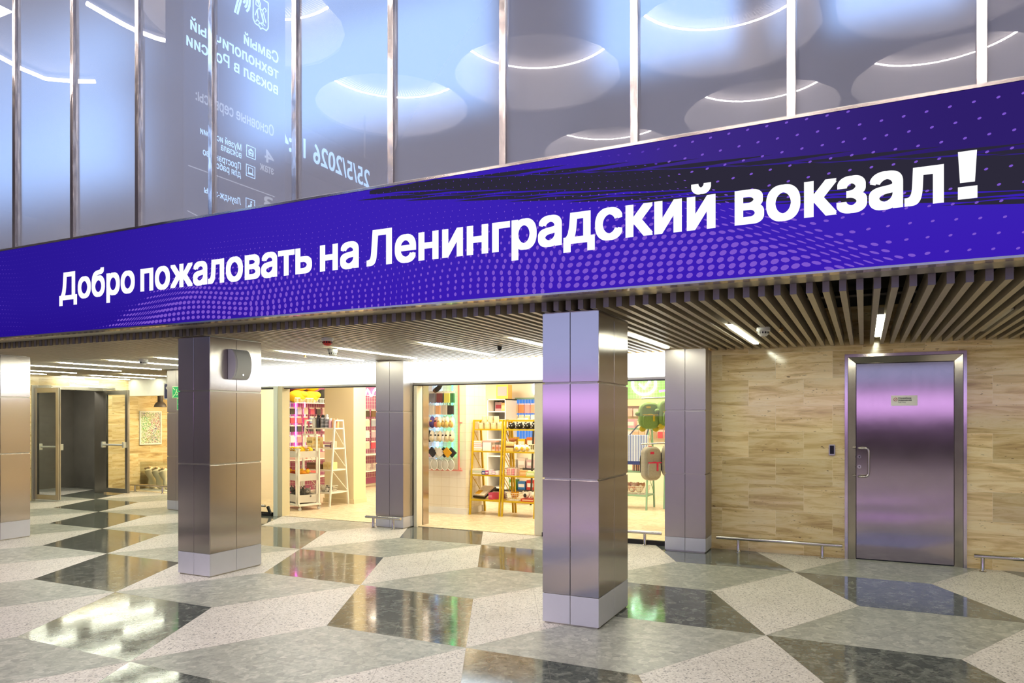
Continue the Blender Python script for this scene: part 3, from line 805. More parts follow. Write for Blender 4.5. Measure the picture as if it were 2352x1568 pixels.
def icon(u, v, kind):
    b = MB(); p = rl(u, v); s_ = 0.075; r = 0.0055
    P = lambda a, c: (p[0] + 0.004, p[1] + a * s_, p[2] + c * s_)
    b.tube([P(-1, -1), P(1, -1), P(1, 1), P(-1, 1), P(-1, -1)], r, n=6)
    if kind == 0: b.poly([P(-.6, .2), P(.6, .2), P(0, .7)]); b.tube([P(-.5, .2), P(-.5, -.6), P(.5, -.6), P(.5, .2)], r, n=6); b.tube([P(-.25, -.5), P(-.25, .0), P(0, -.25), P(.25, .0), P(.25, -.5)], r, n=6)
    if kind == 1: b.tube([P(-.5, -.2), P(-.5, .6), P(.5, .6), P(.5, -.2)], r, n=6); b.poly([P(-.75, -.6), P(.75, -.6), P(.5, -.25), P(-.5, -.25)])
    if kind == 2: b.ball(P(-.2, .55), 0.012); b.poly([P(-.35, .3), P(0, .3), P(.1, -.2), P(-.3, -.2)]); b.tube([P(-.2, -.25), P(.35, -.25), P(.6, -.7)], 0.01, n=6)
    b.build('pictogram', TXL, tot)
icon(574.5, 350, 0); icon(573.5, 394, 1); icon(573, 471, 2)
# crest (shield with rider) and station mark
b = MB(); p = rl(597, 30); 
P = lambda a, c: (p[0] + 0.004, p[1] + a * 0.135, p[2] + c * 0.20)
b.tube([P(-1, 1), P(1, 1), P(1, -.7), P(.75, -.95), P(.2, -.95), P(0, -1.1), P(-.2, -.95), P(-.75, -.95), P(-1, -.7), P(-1, 1)], 0.008, n=6)
for pts in (((-.5, -.1), (-.2, .25), (.3, .2), (.6, -.1)), ((-.45, -.1), (-.7, -.45)), ((-.2, 0), (-.35, -.5)), ((.45, .0), (.35, -.5)), ((.55, -.05), (.75, -.4)), ((-.2, .2), (-.5, .5), (-.75, .4), (-.6, .25)), ((.05, .2), (.05, .6), (.25, .75), (.1, .85)), ((.4, .75), (-.35, -.55)), ((.25, .5), (.6, .7), (.65, .35), (.3, .3)), ((-.6, -.7), (-.2, -.6), (.1, -.75), (.5, -.6), (.65, -.8)), ((-.3, -.8), (.0, -.7), (.3, -.85))):
    b.tube([P(*q) for q in pts], 0.007, n=5)
b.build('crest', TXL, tot)
b = MB(); p = rl(553, 8)
P = lambda a, c: (p[0] + 0.004, p[1] + a * 0.12, p[2] + c * 0.16)
for rr in (0.45, 0.8, 1.15): b.tube([P(-rr * math.cos(t), 0.5 + rr * math.sin(t)) for t in [-0.9 + 0.35 * k for k in range(10)]], 0.014, n=6)
for dx in (-.1, .25): b.tube([P(.2 + dx, .2), P(.7 + dx, -1.1)], 0.014, n=6)
b.build('station_mark', TXL, tot)
TX = -9.5
y0, z0 = refl(846, 432, TX); y1, z1 = refl(640, 348, TX)
clk = thing('clock_strip', 'hanging date and time strip, mirrored back to front in the glass', 'screen', (TX, (y0 + y1) / 2, 0))
hw = abs(y1 - y0) / 2 + 0.25
MB().box(-0.1, 0.0, -hw, hw, z0 - 0.22, z0 + 0.6).build('housing', mat('clock_housing', '#3c3a44', 0.5, 0.3), clk)
for s_ in (-1, 1): MB().cyl((-0.05, s_ * hw * 0.8, z0 + 0.6), (-0.05, s_ * hw * 0.8, HC), 0.02).build('hanger', ALU, clk)
rtext('25/5/2026 11:4', (846, 432), (641, 348), TXL, 0.52, TX, clk, (y0 + y1) / 2, 0.015)

# ================================================================== lights between the slats
def strip_light(x, y0, y1, label, lit=True, z=2.418):
    x = -1.341 + 0.07 + round((x + 1.341 - 0.07) / 0.0997) * 0.0997
    t = thing('linear_light', label, 'ceiling light', (x, (y0 + y1) / 2, z), 0, 'linear lights between the slats')
    h = (y1 - y0) / 2
    MB().box(-0.026, 0.026, -h, h, 0.012, 0.07).build('housing', ALU, t)
    pts = [(-0.024, -h + 0.03), (0.024, -h + 0.03), (0.024, h - 0.03), (-0.024, h - 0.03)]
    MB().rbox(-0.025, 0.025, -h + 0.004, h - 0.004, -0.012, 0.012, 0.02).build('diffuser', LEDW if lit else mat('unlit_diffuser', '#b8b2a4', 0.5), t)
    MB().cyl((0, 0, 0.07), (0, 0, 0.30), 0.005, n=6).build('hanger', ALU, t)
for x, a, c, lb in (
    (-1.12, 6.70, 8.40, 'lit linear light in the slats, first right of the nearest column'), (-2.08, 6.90, 8.45, 'lit linear light directly above the corner column\'s left'),
    (-3.31, 6.82, 8.45, 'lit linear light touching the left side of the nearest column'), (-4.38, 6.80, 8.45, 'lit linear light left of the small ceiling camera'),
    (-5.56, 6.80, 8.45, 'lit linear light just right of the white smoke detector, middle'), (-6.42, 6.80, 8.45, 'lit linear light above the left shop sign'),
    (-7.50, 6.80, 8.35, 'lit linear light right of the loudspeaker column'), (-8.61, 6.80, 8.45, 'lit linear light running behind the loudspeaker column'),
    (-9.66, 6.80, 8.45, 'lit linear light interrupted by the left smoke detector'), (-10.72, 6.78, 8.52, 'long lit linear light, nearest of the left ceiling field'),
    (-11.78, 6.80, 8.50, 'lit linear light leaving the left column, upper one'), (-13.03, 6.85, 8.55, 'lit linear light leaving the left column, middle one'), (-13.98, 6.90, 8.55, 'lit linear light leaving the left column, lowest one'),
    (-12.40, 9.05, 10.45, 'short lit linear light nearest the exit sign column'), (-13.48, 9.10, 10.5, 'long lit linear light left of the exit sign column'), (-14.22, 9.05, 10.5, 'lit linear light right over the open double door')):
    strip_light(x, a, c, lb)
strip_light(0.12, 6.92, 8.60, 'lit linear light above the steel service door', True, 2.46)
strip_light(1.07, 6.75, 8.40, 'unlit linear light at the far right of the slats', False, 2.45)

for k_, x_ in enumerate((2.15, 3.25, 4.35, 5.45, 6.55, 7.65, 8.75)): strip_light(x_, 6.80, 8.45, '%s added unseen linear light right of view, brightening the column sides' % ORD[k_])  # unseen lights added to brighten the steel column sides

def detector(x, y, z, label, kind='smoke'):
    t = thing('smoke_detector' if kind != 'cam' else 'ceiling_camera', label, 'smoke detector' if kind != 'cam' else 'camera', (x, y, z))
    MB().cyl((0, 0, 0.02), (0, 0, 2.86 - z), 0.008, n=8).build('stem', DARKM, t)
    if kind == 'cam':
        MB().lathe([(0.012, 0.02), (0.03, 0.0), (0.03, -0.03), (0.012, -0.055)]).build('body', DARKM, t, True); return
    pl = mat('detector_plastic', '#d8d6cf', 0.4)
    MB().lathe([(0.045, 0.03), (0.06, 0.02), (0.06, -0.01), (0.05, -0.018)]).build('base', pl, t, True)
    b = MB(); b.lathe([(0.05, -0.018), (0.048, -0.04), (0.03, -0.058), (0.005, -0.062)], m=1 if kind == 'red' else 0)
    for k in range(12):
        a = 2 * PI * k / 12; b.box(-0.006, 0.006, 0.046, 0.0515, -0.038, -0.02, 2, Matrix.Rotation(a, 4, 'Z'))
    b.build('sensor_head', [pl, mat('red_plastic', '#c02020', 0.4), DARKM], t, True)
detector(-9.166, 6.98, 2.40, 'white smoke detector below the slats on the left')
detector(-4.99, 5.93, 2.40, 'smoke detector with a red underside', 'red')
detector(-5.72, 6.89, 2.39, 'white smoke detector over the left shop sign')
detector(-0.83, 6.99, 2.40, 'white smoke detector above the travertine wall')
detector(-3.77, 7.46, 2.42, 'small dark ceiling camera before the middle shop sign', 'cam')
def sprinkler(x, y, z, label):
    t = thing('sprinkler', label, 'sprinkler', (x, y, z))
    MB().cyl((0, 0, 0), (0, 0, 2.86 - z), 0.01, n=8).build('pipe', ALU, t)
    b = MB(); b.cyl((0, 0, 0), (0, 0, -0.03), 0.012, 0, 8); b.cyl((0, 0, -0.036), (0, 0, -0.033), 0.022, 0, 12); b.cyl((0.01, 0, -0.03), (0.008, 0, -0.035), 0.003); b.build('head', mat('brass', '#b08a50', 0.3, 1.0), t)
sprinkler(-0.69, 7.16, 2.43, 'small brass sprinkler right of the right smoke detector')
sprinkler(-6.61, 7.41, 2.42, 'small sprinkler under the slats above the left shop sign')
sprinkler(-12.05, 9.3, 2.42, 'small sprinkler near the exit sign column')

# ================================================================== loudspeaker on the column
sp_ = thing('loudspeaker', 'curved grey loudspeaker mounted high on the left steel column', 'loudspeaker', (-5.873, 5.55, 2.145))
arc = [(0.0, -0.155), (0.02, -0.155)] + [(0.035 + 0.075 * math.cos(t), 0.155 * math.sin(t)) for t in [-1.45 + 2.9 * k / 12 for k in range(13)]] + [(0.02, 0.155), (0.0, 0.155)]
def side_prism(b, pts, y0, y1, m=0):          # outline in x,z extruded along y
    n = len(pts); vs = [(x, y0, z) for x, z in pts] + [(x, y1, z) for x, z in pts]
    fs = [tuple(range(n)), tuple(range(2 * n - 1, n - 1, -1))] + [(i, n + i, n + (i + 1) % n, (i + 1) % n) for i in range(n)]
    b.add(vs, fs, m); return b
GREYP = mat('grey_plastic', '#cfccd2', 0.45); GRILL = mat('grey_grille', '#d2d4d4', 0.55, 0.0)
side_prism(MB(), arc, -0.11, 0.11).build('cabinet', GREYP, sp_, True, 0.004)
arc2 = [(0.03, -0.14)] + [(0.040 + 0.075 * math.cos(t), 0.152 * math.sin(t)) for t in [-1.3 + 2.6 * k / 12 for k in range(13)]] + [(0.03, 0.14)]
side_prism(MB(), arc2, -0.088, 0.09).build('grille', GRILL, sp_, True)
MB().box(0.092, 0.10, -0.005, 0.012, -0.115, -0.10).build('emblem', CHROME, sp_)
MB().box(-0.004, 0.02, -0.05, 0.05, -0.05, 0.05).build('bracket', DARKM, sp_)

# ================================================================== steel service door
d = bpy.data.objects.new('door_1', None); C.objects.link(d); d.location = (0, WY, 0); tag(d, 'brushed steel service door in the travertine wall', 'door', None, 'structure')
def frame_bar(pts0, pts1, m): pass
X0, X1, ZT = -0.199, 0.982, 2.31; LX0, LX1, LZ = -0.084, 0.870, 2.205
b = MB()
# flat outer trim
b.box(X0, X0 + 0.032, -0.022, 0.03, 0, ZT); b.box(X1 - 0.032, X1, -0.022, 0.03, 0, ZT); b.box(X0 + 0.032, X1 - 0.032, -0.022, 0.03, ZT - 0.032, ZT)
# splayed inner faces
def splay(a, c, e, f): b.add([a, c, e, f], [(0, 1, 2, 3)])
o0, o1, oz = X0 + 0.036, X1 - 0.036, ZT - 0.036
splay((o0, -0.018, 0), (LX0, 0.022, 0), (LX0, 0.022, LZ), (o0, -0.018, oz))
splay((LX1, 0.022, 0), (o1, -0.018, 0), (o1, -0.018, oz), (LX1, 0.022, LZ))
splay((o0, -0.018, oz), (LX0, 0.022, LZ), (LX1, 0.022, LZ), (o1, -0.018, oz))
b.build('door_frame', STEEL_FRAME, d)
MB().box(X0 + 0.03, X0 + 0.038, -0.016, 0.03, 0, ZT - 0.03).box(X1 - 0.038, X1 - 0.03, -0.016, 0.03, 0, ZT - 0.03).box(X0 + 0.03, X1 - 0.03, -0.016, 0.03, ZT - 0.038, ZT - 0.03).box(LX0 - 0.02, LX1 + 0.02, 0.03, 0.06, 0, LZ + 0.02).build('seal', BLACK, d)
MB().box(LX0 + 0.004, LX1 - 0.004, 0.014, 0.06, 0.012, LZ - 0.004).build('door_leaf', STEEL_DOOR, d, bevel=0.002)
leaf_ = bpy.data.objects['door_leaf']
hp = [(-0.055, 0.014, 1.255), (-0.055, -0.035, 1.255), (-0.045, -0.045, 1.255), (0.015, -0.055, 1.255), (0.034, -0.056, 1.249), (0.044, -0.056, 1.23), (0.046, -0.056, 1.20), (0.046, -0.056, 0.99), (0.044, -0.056, 0.965), (0.034, -0.056, 0.945), (0.015, -0.055, 0.938), (-0.045, -0.045, 0.938), (-0.055, -0.035, 0.938), (-0.055, 0.014, 0.938)]
MB().tube(hp, 0.011, n=12).build('door_handle', TUBE, leaf_, True)
for z, r in ((1.156, 0.019), (1.045, 0.021)):
    b = MB(); b.cyl((-0.05, 0.014, z), (-0.05, 0.0, z), r, 0, 20); b.box(-0.054, -0.046, -0.004, 0.0, z - 0.009, z + 0.009, 1); b.build('lock', [CHROME, DARKM], leaf_, True)
sg = thing('door_sign', 'small white staff-only plate on the steel service door', 'sign', (0.396, WY + 0.012, 1.784))
MB().rbox(-0.128, 0.128, -0.056, 0.056, -0.001, 0.003, 0.006, 0, Matrix.Rotation(PI / 2, 4, 'X')).build('plate', mat('sign_plate', '#ddd9d0', 0.4), sg)
plate_ = bpy.data.objects['plate']
SB = mat('sign_black', '#26262c', 0.6); SR = mat('sign_red', '#b03a3c', 0.6)
text('lettering', 'Служебное', SB, plate_, (-0.058, -0.0045, 0.018), (PI / 2, 0, 0), width=0.126, size=0.024, bold=0.025, ext=0.0006)
text('lettering', 'помещение', SB, plate_, (-0.058, -0.0045, -0.004), (PI / 2, 0, 0), width=0.130, size=0.024, bold=0.025, ext=0.0006)
text('lettering', 'Staff Only', mat('sign_grey', '#55555a', 0.6), plate_, (-0.058, -0.0045, -0.025), (PI / 2, 0, 0), width=0.073, size=0.021, ext=0.0006)
b = MB(); b.tube([(-0.085 + 0.0175 * math.cos(2 * PI * k / 24), -0.0045, 0.012 + 0.0175 * math.sin(2 * PI * k / 24)) for k in range(25)], 0.0022, n=6); b.tube([(-0.097, -0.0045, 0.0), (-0.073, -0.0045, 0.024)], 0.002, n=6)
b.build('prohibition_mark', SR, plate_)
rd = thing('card_reader', 'small black and silver card reader on the travertine beside the door', 'card reader', (-0.331, WY, 1.228))
MB().rbox(-0.033, 0.033, -0.063, 0.063, 0, 0.018, 0.012, 0, Matrix.Rotation(PI / 2, 4, 'X')).build('housing', ALU, rd, bevel=0.002)
MB().box(-0.022, 0.022, -0.021, -0.017, -0.047, 0.05).build('keypad', mat('black_gloss', '#0b0d0d', 0.15), rd)

# ================================================================== bumper rails
def rail(x0, x1, y, posts, label, z=0.158, capped=(True, True)):
    t = thing('bumper_rail', label, 'rail', ((x0 + x1) / 2, y, 0), 0, 'low steel bumper rails'); m = (x0 + x1) / 2
    b = MB(); b.cyl((x0 - m, 0, z), (x1 - m, 0, z), 0.021, 0, 16)
    b.build('rail_tube', TUBE, t, True)
    for p in posts:
        MB().lathe([(0.034, 0.0), (0.034, 0.006), (0.022, 0.010), (0.019, 0.016), (0.019, z - 0.015)], (p - m, 0, 0)).build('post', TUBE, t, True)
rail(-1.60, -0.22, 8.955, (-1.347, -0.427), 'low steel bumper rail left of the service door')
rail(1.03, 2.75, 8.92, (1.107, 2.4), 'low steel bumper rail at the right edge of the photo')
rail(-6.53, -5.92, 8.60, (-6.395, -6.05), 'short low steel bumper rail before the middle column')
rail(-3.80, -2.26, 8.93, (-3.5, -2.476), 'low steel bumper rail right behind the nearest column')
rail(-14.3, -11.2, 10.50, (-14.05, -13.2, -11.6), 'low steel bumper rail under the framed poster')
rail(-10.2, -8.77, 8.90, (-9.9, -9.25), 'low steel rail end beside the loudspeaker column')
stp = thing('floor_stop', 'small black lever at the foot of the cream post', 'door stop', (-8.70, 8.93, 0))
MB().box(-0.16, 0.05, -0.03, 0.03, 0, 0.03).build('base', DARKM, stp)
MB().box(-0.02, 0.02, -0.015, 0.015, 0.0, 0.15, 0, Matrix.Translation((0.02, 0, 0.015)) @ Matrix.Rotation(-0.45, 4, 'Y')).build('lever', BLACK, stp)

# ================================================================== open double door, far left
d2 = bpy.data.objects.new('door_2', None); C.objects.link(d2); d2.location = (-14.4, 9.315, 0); tag(d2, 'steel framed glass double door standing open, far left', 'door', None, 'structure')
b = MB(); b.box(-0.28, 0.02, -0.765, -0.70, 0, 2.22); b.box(-0.28, 0.02, 0.70, 0.765, 0, 2.22); b.box(-0.28, 0.02, -0.70, 0.70, 2.15, 2.22)
b.build('door_frame', ALU, d2, bevel=0.003)
SMOKE = clear_glass()
def leaf(y, ang, L, flip, nm):
    lf = MB(); fw = 0.075; T = 0.025
    M = Matrix.Translation((0.02, y, 0)) @ Matrix.Rotation(ang, 4, 'Z')
    lf.box(0, fw, -T, T, 0.03, 2.16, 0, M); lf.box(L - fw, L, -T, T, 0.03, 2.16, 0, M); lf.box(fw, L - fw, -T, T, 0.03, 0.12, 0, M); lf.box(fw, L - fw, -T, T, 2.07, 2.16, 0, M)
    o = lf.build('door_leaf', STEEL_FRAME if 0 else ALU, d2, bevel=0.002)
    MB().box(fw, L - fw, -0.006, 0.006, 0.12, 2.07, 0, M).build('door_glass', CLEAR, o)
    b = MB(); b.box(fw - 0.004, fw + 0.008, -0.02, 0.02, 0.12, 2.07, 0, M); b.box(L - fw - 0.008, L - fw + 0.004, -0.02, 0.02, 0.12, 2.07, 0, M); b.box(L - 0.03, L + 0.002, -0.004, 0.004, 0.03, 2.16, 0, M); b.build('seal', BLACK, o)
    sg_ = flip
    b = MB(); b.cyl(M @ Vector((0.04, sg_ * 0.075, 1.03)), M @ Vector((L - 0.06, sg_ * 0.075, 1.03)), 0.02, 0, 14)
    for xx in (0.04, L - 0.05): b.box(xx - 0.022, xx + 0.022, min(sg_ * 0.02, sg_ * 0.10), max(sg_ * 0.02, sg_ * 0.10), 0.97, 1.09, 0, M)
    b.build('push_bar', mat('push_bar_grey', '#c4c2b6', 0.35, 0.3), o, True, 0.004)
    b = MB(); b.box(0.05, 0.34, min(sg_ * 0.02, sg_ * 0.07), max(sg_ * 0.02, sg_ * 0.07), 2.165, 2.215, 0, M); b.cyl(M @ Vector((0.3, sg_ * 0.06, 2.19)), M @ Vector((-0.02, sg_ * 0.06 + 0.3 * sg_, 2.215)), 0.01)
    b.build('door_closer', mat('closer_grey', '#aaa699', 0.4, 0.4), o)
    b = MB()
    for zz in (0.35, 1.0, 1.5, 1.9): b.cyl(M @ Vector((-0.012, 0, zz)), M @ Vector((-0.012, 0, zz + 0.12)), 0.014, 0, 10)
    b.build('hinge', BLACK, o)
leaf(-0.70, 0.08, 0.66, 1, 'l'); leaf(0.72, 0.06, 0.70, -1, 'r')

# ================================================================== signs, lamp, poster and display bin at the left
SIGNG = mat('sign_green', '#12a35c', 0.5, emit='#12a35c', estr=0.18); PALE = mat('sign_pale_green', '#d8edb0', 0.5, emit='#d8edb0', estr=0.2)
es = thing('evacuation_sign', 'green wheelchair refuge sign, upper sign on the narrow left column', 'sign', (-10.62, 8.735, 2.03))
MB().box(-0.11, 0.11, -0.008, 0, -0.10, 0.10).build('border', PALE, es); MB().box(-0.103, 0.103, -0.0095, -0.008, -0.093, 0.093).build('panel', SIGNG, es)
b = MB()
for sx in (-1, 1):
    for sz in (-1, 1):
        b.tube([(sx * 0.085, -0.012, sz * 0.078), (sx * 0.052, -0.012, sz * 0.045)], 0.006, n=6); b.poly([(sx * 0.042, -0.0125, sz * 0.036), (sx * 0.042, -0.0125, sz * 0.062), (sx * 0.068, -0.0125, sz * 0.036)])
b.ball((0.0, -0.012, 0.045), 0.010); b.tube([(0, -0.012, 0.035), (0.003, -0.012, 0.0), (0.028, -0.012, 0.0), (0.04, -0.012, -0.03)], 0.006, n=6)
b.tube([(0.005 + 0.028 * math.cos(t), -0.012, -0.02 + 0.028 * math.sin(t)) for t in [2.0 + 0.35 * k for k in range(12)]], 0.005, n=6)
b.build('pictogram', PALE, es)
ex = thing('exit_arrow_sign', 'green arrow exit sign, lower sign on the narrow left column', 'sign', (-10.50, 8.733, 1.825))
MB().box(-0.11, 0.11, -0.008, 0, -0.10, 0.10).build('border', PALE, ex); MB().box(-0.103, 0.103, -0.0095, -0.008, -0.093, 0.093).build('panel', SIGNG, ex)
b = MB(); b.tube([(-0.075, -0.012, 0), (0.03, -0.012, 0)], 0.011, n=6); b.poly([(0.075, -0.013, 0), (0.015, -0.013, 0.055), (0.0, -0.013, 0.04), (0.035, -0.013, 0), (0.0, -0.013, -0.04), (0.015, -0.013, -0.055)]); b.build('arrow', PALE, ex)
bl = thing('direction_sign', 'dark blue hanging sign with a white arrow, left of the exit signs', 'sign', (-11.30, 9.2, 2.075))
Mx = Matrix.Rotation(PI / 2, 4, 'X')
MB().rbox(-0.22, 0.22, -0.15, 0.15, -0.01, 0.01, 0.03, 0, Mx).build('border', WHITE, bl)
MB().rbox(-0.20, 0.20, -0.13, 0.13, 0.01, 0.013, 0.02, 0, Mx).build('panel', mat('sign_blue', '#22265e', 0.4), bl)
b = MB(); b.poly([(-0.17, -0.016, 0.06), (-0.10, -0.016, 0.11), (-0.10, -0.016, 0.01)]); b.box(-0.10, -0.02, -0.0165, -0.014, 0.04, 0.08); b.build('arrow', WHITE, bl)
for s_ in (-1, 1): MB().cyl((s_ * 0.15, 0, 0.14), (s_ * 0.15, 0, 0.75), 0.006, n=6).build('hanger', ALU, bl)

pl_ = thing('pendant_lamp', 'dark grey dome pendant lamp above the framed poster', 'pendant lamp', (-13.9, 11.0, 1.90))
# hangs below the alcove ceiling
MB().cyl((0, 0, 0.17), (0, 0, 0.53), 0.006, n=8).build('cord', BLACK, pl_)
MB().lathe([(0.055, 0.17), (0.058, 0.165), (0.058, 0.04), (0.055, 0.035)], n=24).build('neck', mat('lamp_dark', '#453c36', 0.5), pl_, True)
MB().lathe([(0.055, 0.04), (0.085, 0.02), (0.115, -0.02), (0.128, -0.06), (0.132, -0.078), (0.122, -0.078), (0.10, -0.01), (0.05, 0.02)], n=28).build('lamp_shade', mat('lamp_dark', '#453c36', 0.5), pl_, True)
MB().ball((0, 0, -0.035), 0.04).build('bulb', emis('bulb_glow', '#ffe6b0', 14), pl_, True)

def poster_mat():
    q = NT('poster_print')
    g = q.n('NewGeometry'); sp = q.n('SeparateXYZ'); q.l(g.outputs['Position'], sp.inputs[0])
    cb = q.n('CombineXYZ'); q.l(sp.outputs[1], cb.inputs[0]); q.l(q.math('MULTIPLY', sp.outputs[2], 0.8), cb.inputs[1])
    v = q.n('TexVoronoi'); v.inputs['Scale'].default_value = 52; v.inputs['Randomness'].default_value = 0.55; q.l(cb.outputs[0], v.inputs['Vector'])
    v2 = q.n('TexVoronoi'); v2.inputs['Scale'].default_value = 5; q.l(cb.outputs[0], v2.inputs['Vector'])
    c_ = q.mix(0.5, v.outputs['Color'], v2.outputs['Color'])
    hs = q.n('HueSaturation'); hs.inputs['Saturation'].default_value = 1.1; hs.inputs['Value'].default_value = 0.5; q.l(c_, hs.inputs['Color'])
    f = q.math('LESS_THAN', v.outputs['Distance'], 0.5)
    q.l(q.mix(f, lin('#e6dcc4'), hs.outputs[0]), q.b.inputs['Base Color']); q.b.inputs['Roughness'].default_value = 0.3
    return q.m
po = thing('framed_poster', 'white framed poster of tiny colourful figures on the travertine', 'poster', (-14.395, 11.135, 1.365))
MB().box(0, 0.025, -0.275, -0.245, -0.375, 0.375).box(0, 0.025, 0.245, 0.275, -0.375, 0.375).box(0, 0.025, -0.245, 0.245, -0.375, -0.345).box(0, 0.025, -0.245, 0.245, 0.345, 0.375).build('frame', WHITE, po)
MB().box(0.0, 0.012, -0.245, 0.245, -0.345, 0.345).build('print', poster_mat(), po)

db = thing('display_bin', 'clear display bin with pale plush legs under the poster', 'display bin', (-13.85, 11.0, 0.008))
MB().box(-0.45, 0.55, -0.2, 0.2, 0.0, 0.02).build('base', WHITE, db)
MB().box(-0.45, 0.55, -0.2, -0.19, 0.02, 0.62).box(-0.45, 0.55, 0.19, 0.2, 0.02, 0.62).box(-0.45, -0.44, -0.19, 0.19, 0.02, 0.62).box(0.54, 0.55, -0.19, 0.19, 0.02, 0.62).build('glass_panel', CLEAR, db)
PL1 = mat('plush_cream', '#ead9b4', 0.95)
for k, (px, tilt) in enumerate(((-0.28, 0.25), (0.0, 0.3), (0.26, 0.35))):
    lg = MB(); M = Matrix.Translation((px, -0.02 * k, 0.03)) @ Matrix.Rotation(-tilt, 4, 'Y')
    lg.lathe([(0.03, 0.0), (0.075, 0.04), (0.085, 0.12), (0.06, 0.22), (0.10, 0.32), (0.115, 0.40), (0.05, 0.47)], m=0, n=16, M=M)
    for q in range(4): lg.ball((-0.06 + 0.04 * q, -0.05, 0.46), 0.03, 1, M=M)
    o = lg.build('plush_cushion', [PL1, mat('plush_tan', '#dcb98a', 0.95)], None, True); o.location = db.location  # these are plush legs, not cushions
    tag(o, '%s pale plush leg from the left in the clear display bin' % ORD[k], 'plush toy', 'plush legs in the display bin')

# ================================================================== shop fittings and goods
YEL = mat('yellow_paint', '#cca800', 0.4); WSH = mat('white_shelf_paint', '#f2ead8', 0.45); GSH = mat('mint_paint', '#8fb795', 0.45); BSH = mat('black_shelf_paint', '#2a2723', 0.5)
SHZ = (1.40, 1.04, 0.655, 0.25)
def ladder_shelf(x0, x1, yf, m, label):
    t = thing('ladder_shelf', label, 'shelf', ((x0 + x1) / 2, yf, 0.008), 0, 'ladder shelves in the shop')
    w_ = (x1 - x0) / 2
    fy = lambda z: 0.14 * z / 1.55
    by = lambda z: 0.52 - 0.16 * z / 1.55
    for s_ in (-1, 1):
        for fn, nm in ((fy, 'leg'), (by, 'leg')):
            b = MB(); a, c = fn(0), fn(1.55); xx = s_ * (w_ - 0.014); q = 0.014
            b.add([(xx - q, a - q, 0), (xx + q, a - q, 0), (xx + q, a + q, 0), (xx - q, a + q, 0), (xx - q, c - q, 1.55), (xx + q, c - q, 1.55), (xx + q, c + q, 1.55), (xx - q, c + q, 1.55)],
                  [(3, 2, 1, 0), (4, 5, 6, 7), (0, 1, 5, 4), (1, 2, 6, 5), (2, 3, 7, 6), (3, 0, 4, 7)])
            b.build(nm, m, t)
    b = MB(); 
    for s_ in (-1, 1): b.box(s_ * (w_ - 0.014) - 0.014, s_ * (w_ - 0.014) + 0.014, fy(1.55), by(1.55), 1.522, 1.55)
    b.box(-w_ + 0.028, w_ - 0.028, by(1.55) - 0.012, by(1.55) + 0.012, 1.522, 1.55); b.build('top_rail', m, t)
    for z in SHZ:
        MB().box(-w_ + 0.005, w_ - 0.005, fy(z) - 0.012, by(z) - 0.016, z - 0.022, z).build('shelf_board', m, t)
    for s_ in (-1, 1):
        b = MB()
        for za, zb in ((1.36, 1.08), (1.0, 0.7), (0.62, 0.28)): b.tube([(s_ * (w_ - 0.012), fy(za) + 0.03, za), (s_ * (w_ - 0.012), by(zb) - 0.02, zb)], 0.006, n=6)
        b.build('brace', m, t)
    return t
ladder_shelf(-9.22, -8.52, 10.20, WSH, 'white ladder shelf against the cream pillar in the left shop')
ladder_shelf(-5.83, -5.265, 10.43, YEL, 'yellow ladder shelf beside the tiled pillar, left of the pair')
ladder_shelf(-5.245, -4.65, 10.43, YEL, 'yellow ladder shelf beside the nearest column, right of the pair')
ladder_shelf(-6.02, -5.42, 12.0, BSH, 'black ladder shelf standing behind the yellow shelves')
ladder_shelf(-4.05, -3.34, 12.20, GSH, 'mint green ladder shelf behind the striped bag')
ladder_shelf(-3.15, -2.55, 12.55, GSH, 'mint green ladder shelf behind the backpacks')
FS = 0.008
def sz(i): return SHZ[i] + FS + 0.001
def good(name, mb, mats, loc, label, cat, group=None, smooth=False, bevel=0.0, rz=0.0):
    o = mb.build(name, mats, None, smooth, bevel); o.location = loc; o.rotation_euler = (0, 0, rz); return tag(o, label, cat, group)
def dup(o, loc, label, rz=None):
    c = o.copy(); C.objects.link(c); c.location = loc; c['label'] = label
    if rz is not None: c.rotation_euler = (0, 0, rz)
    return c
def box_good(name, w_, d, h, col, loc, label, cat, group=None, rz=0.0, stripe=None, rough=0.45):
    b = MB().box(-w_ / 2, w_ / 2, -d / 2, d / 2, 0, h)
    ms = [mat('card_' + col.lstrip('#'), col, rough)]
    if stripe:
        b.box(-w_ / 2 * 0.8, w_ / 2 * 0.8, -d / 2 - 0.0015, -d / 2, h * 0.3, h * 0.7, 1); ms.append(mat('card_' + stripe.lstrip('#'), stripe, rough))
    return good(name, b, ms, loc, label, cat, group, False, 0.003, rz)
def P(col, r=0.9): return mat('plush_' + col.lstrip('#'), col, r, var=0.08, vscale=60)
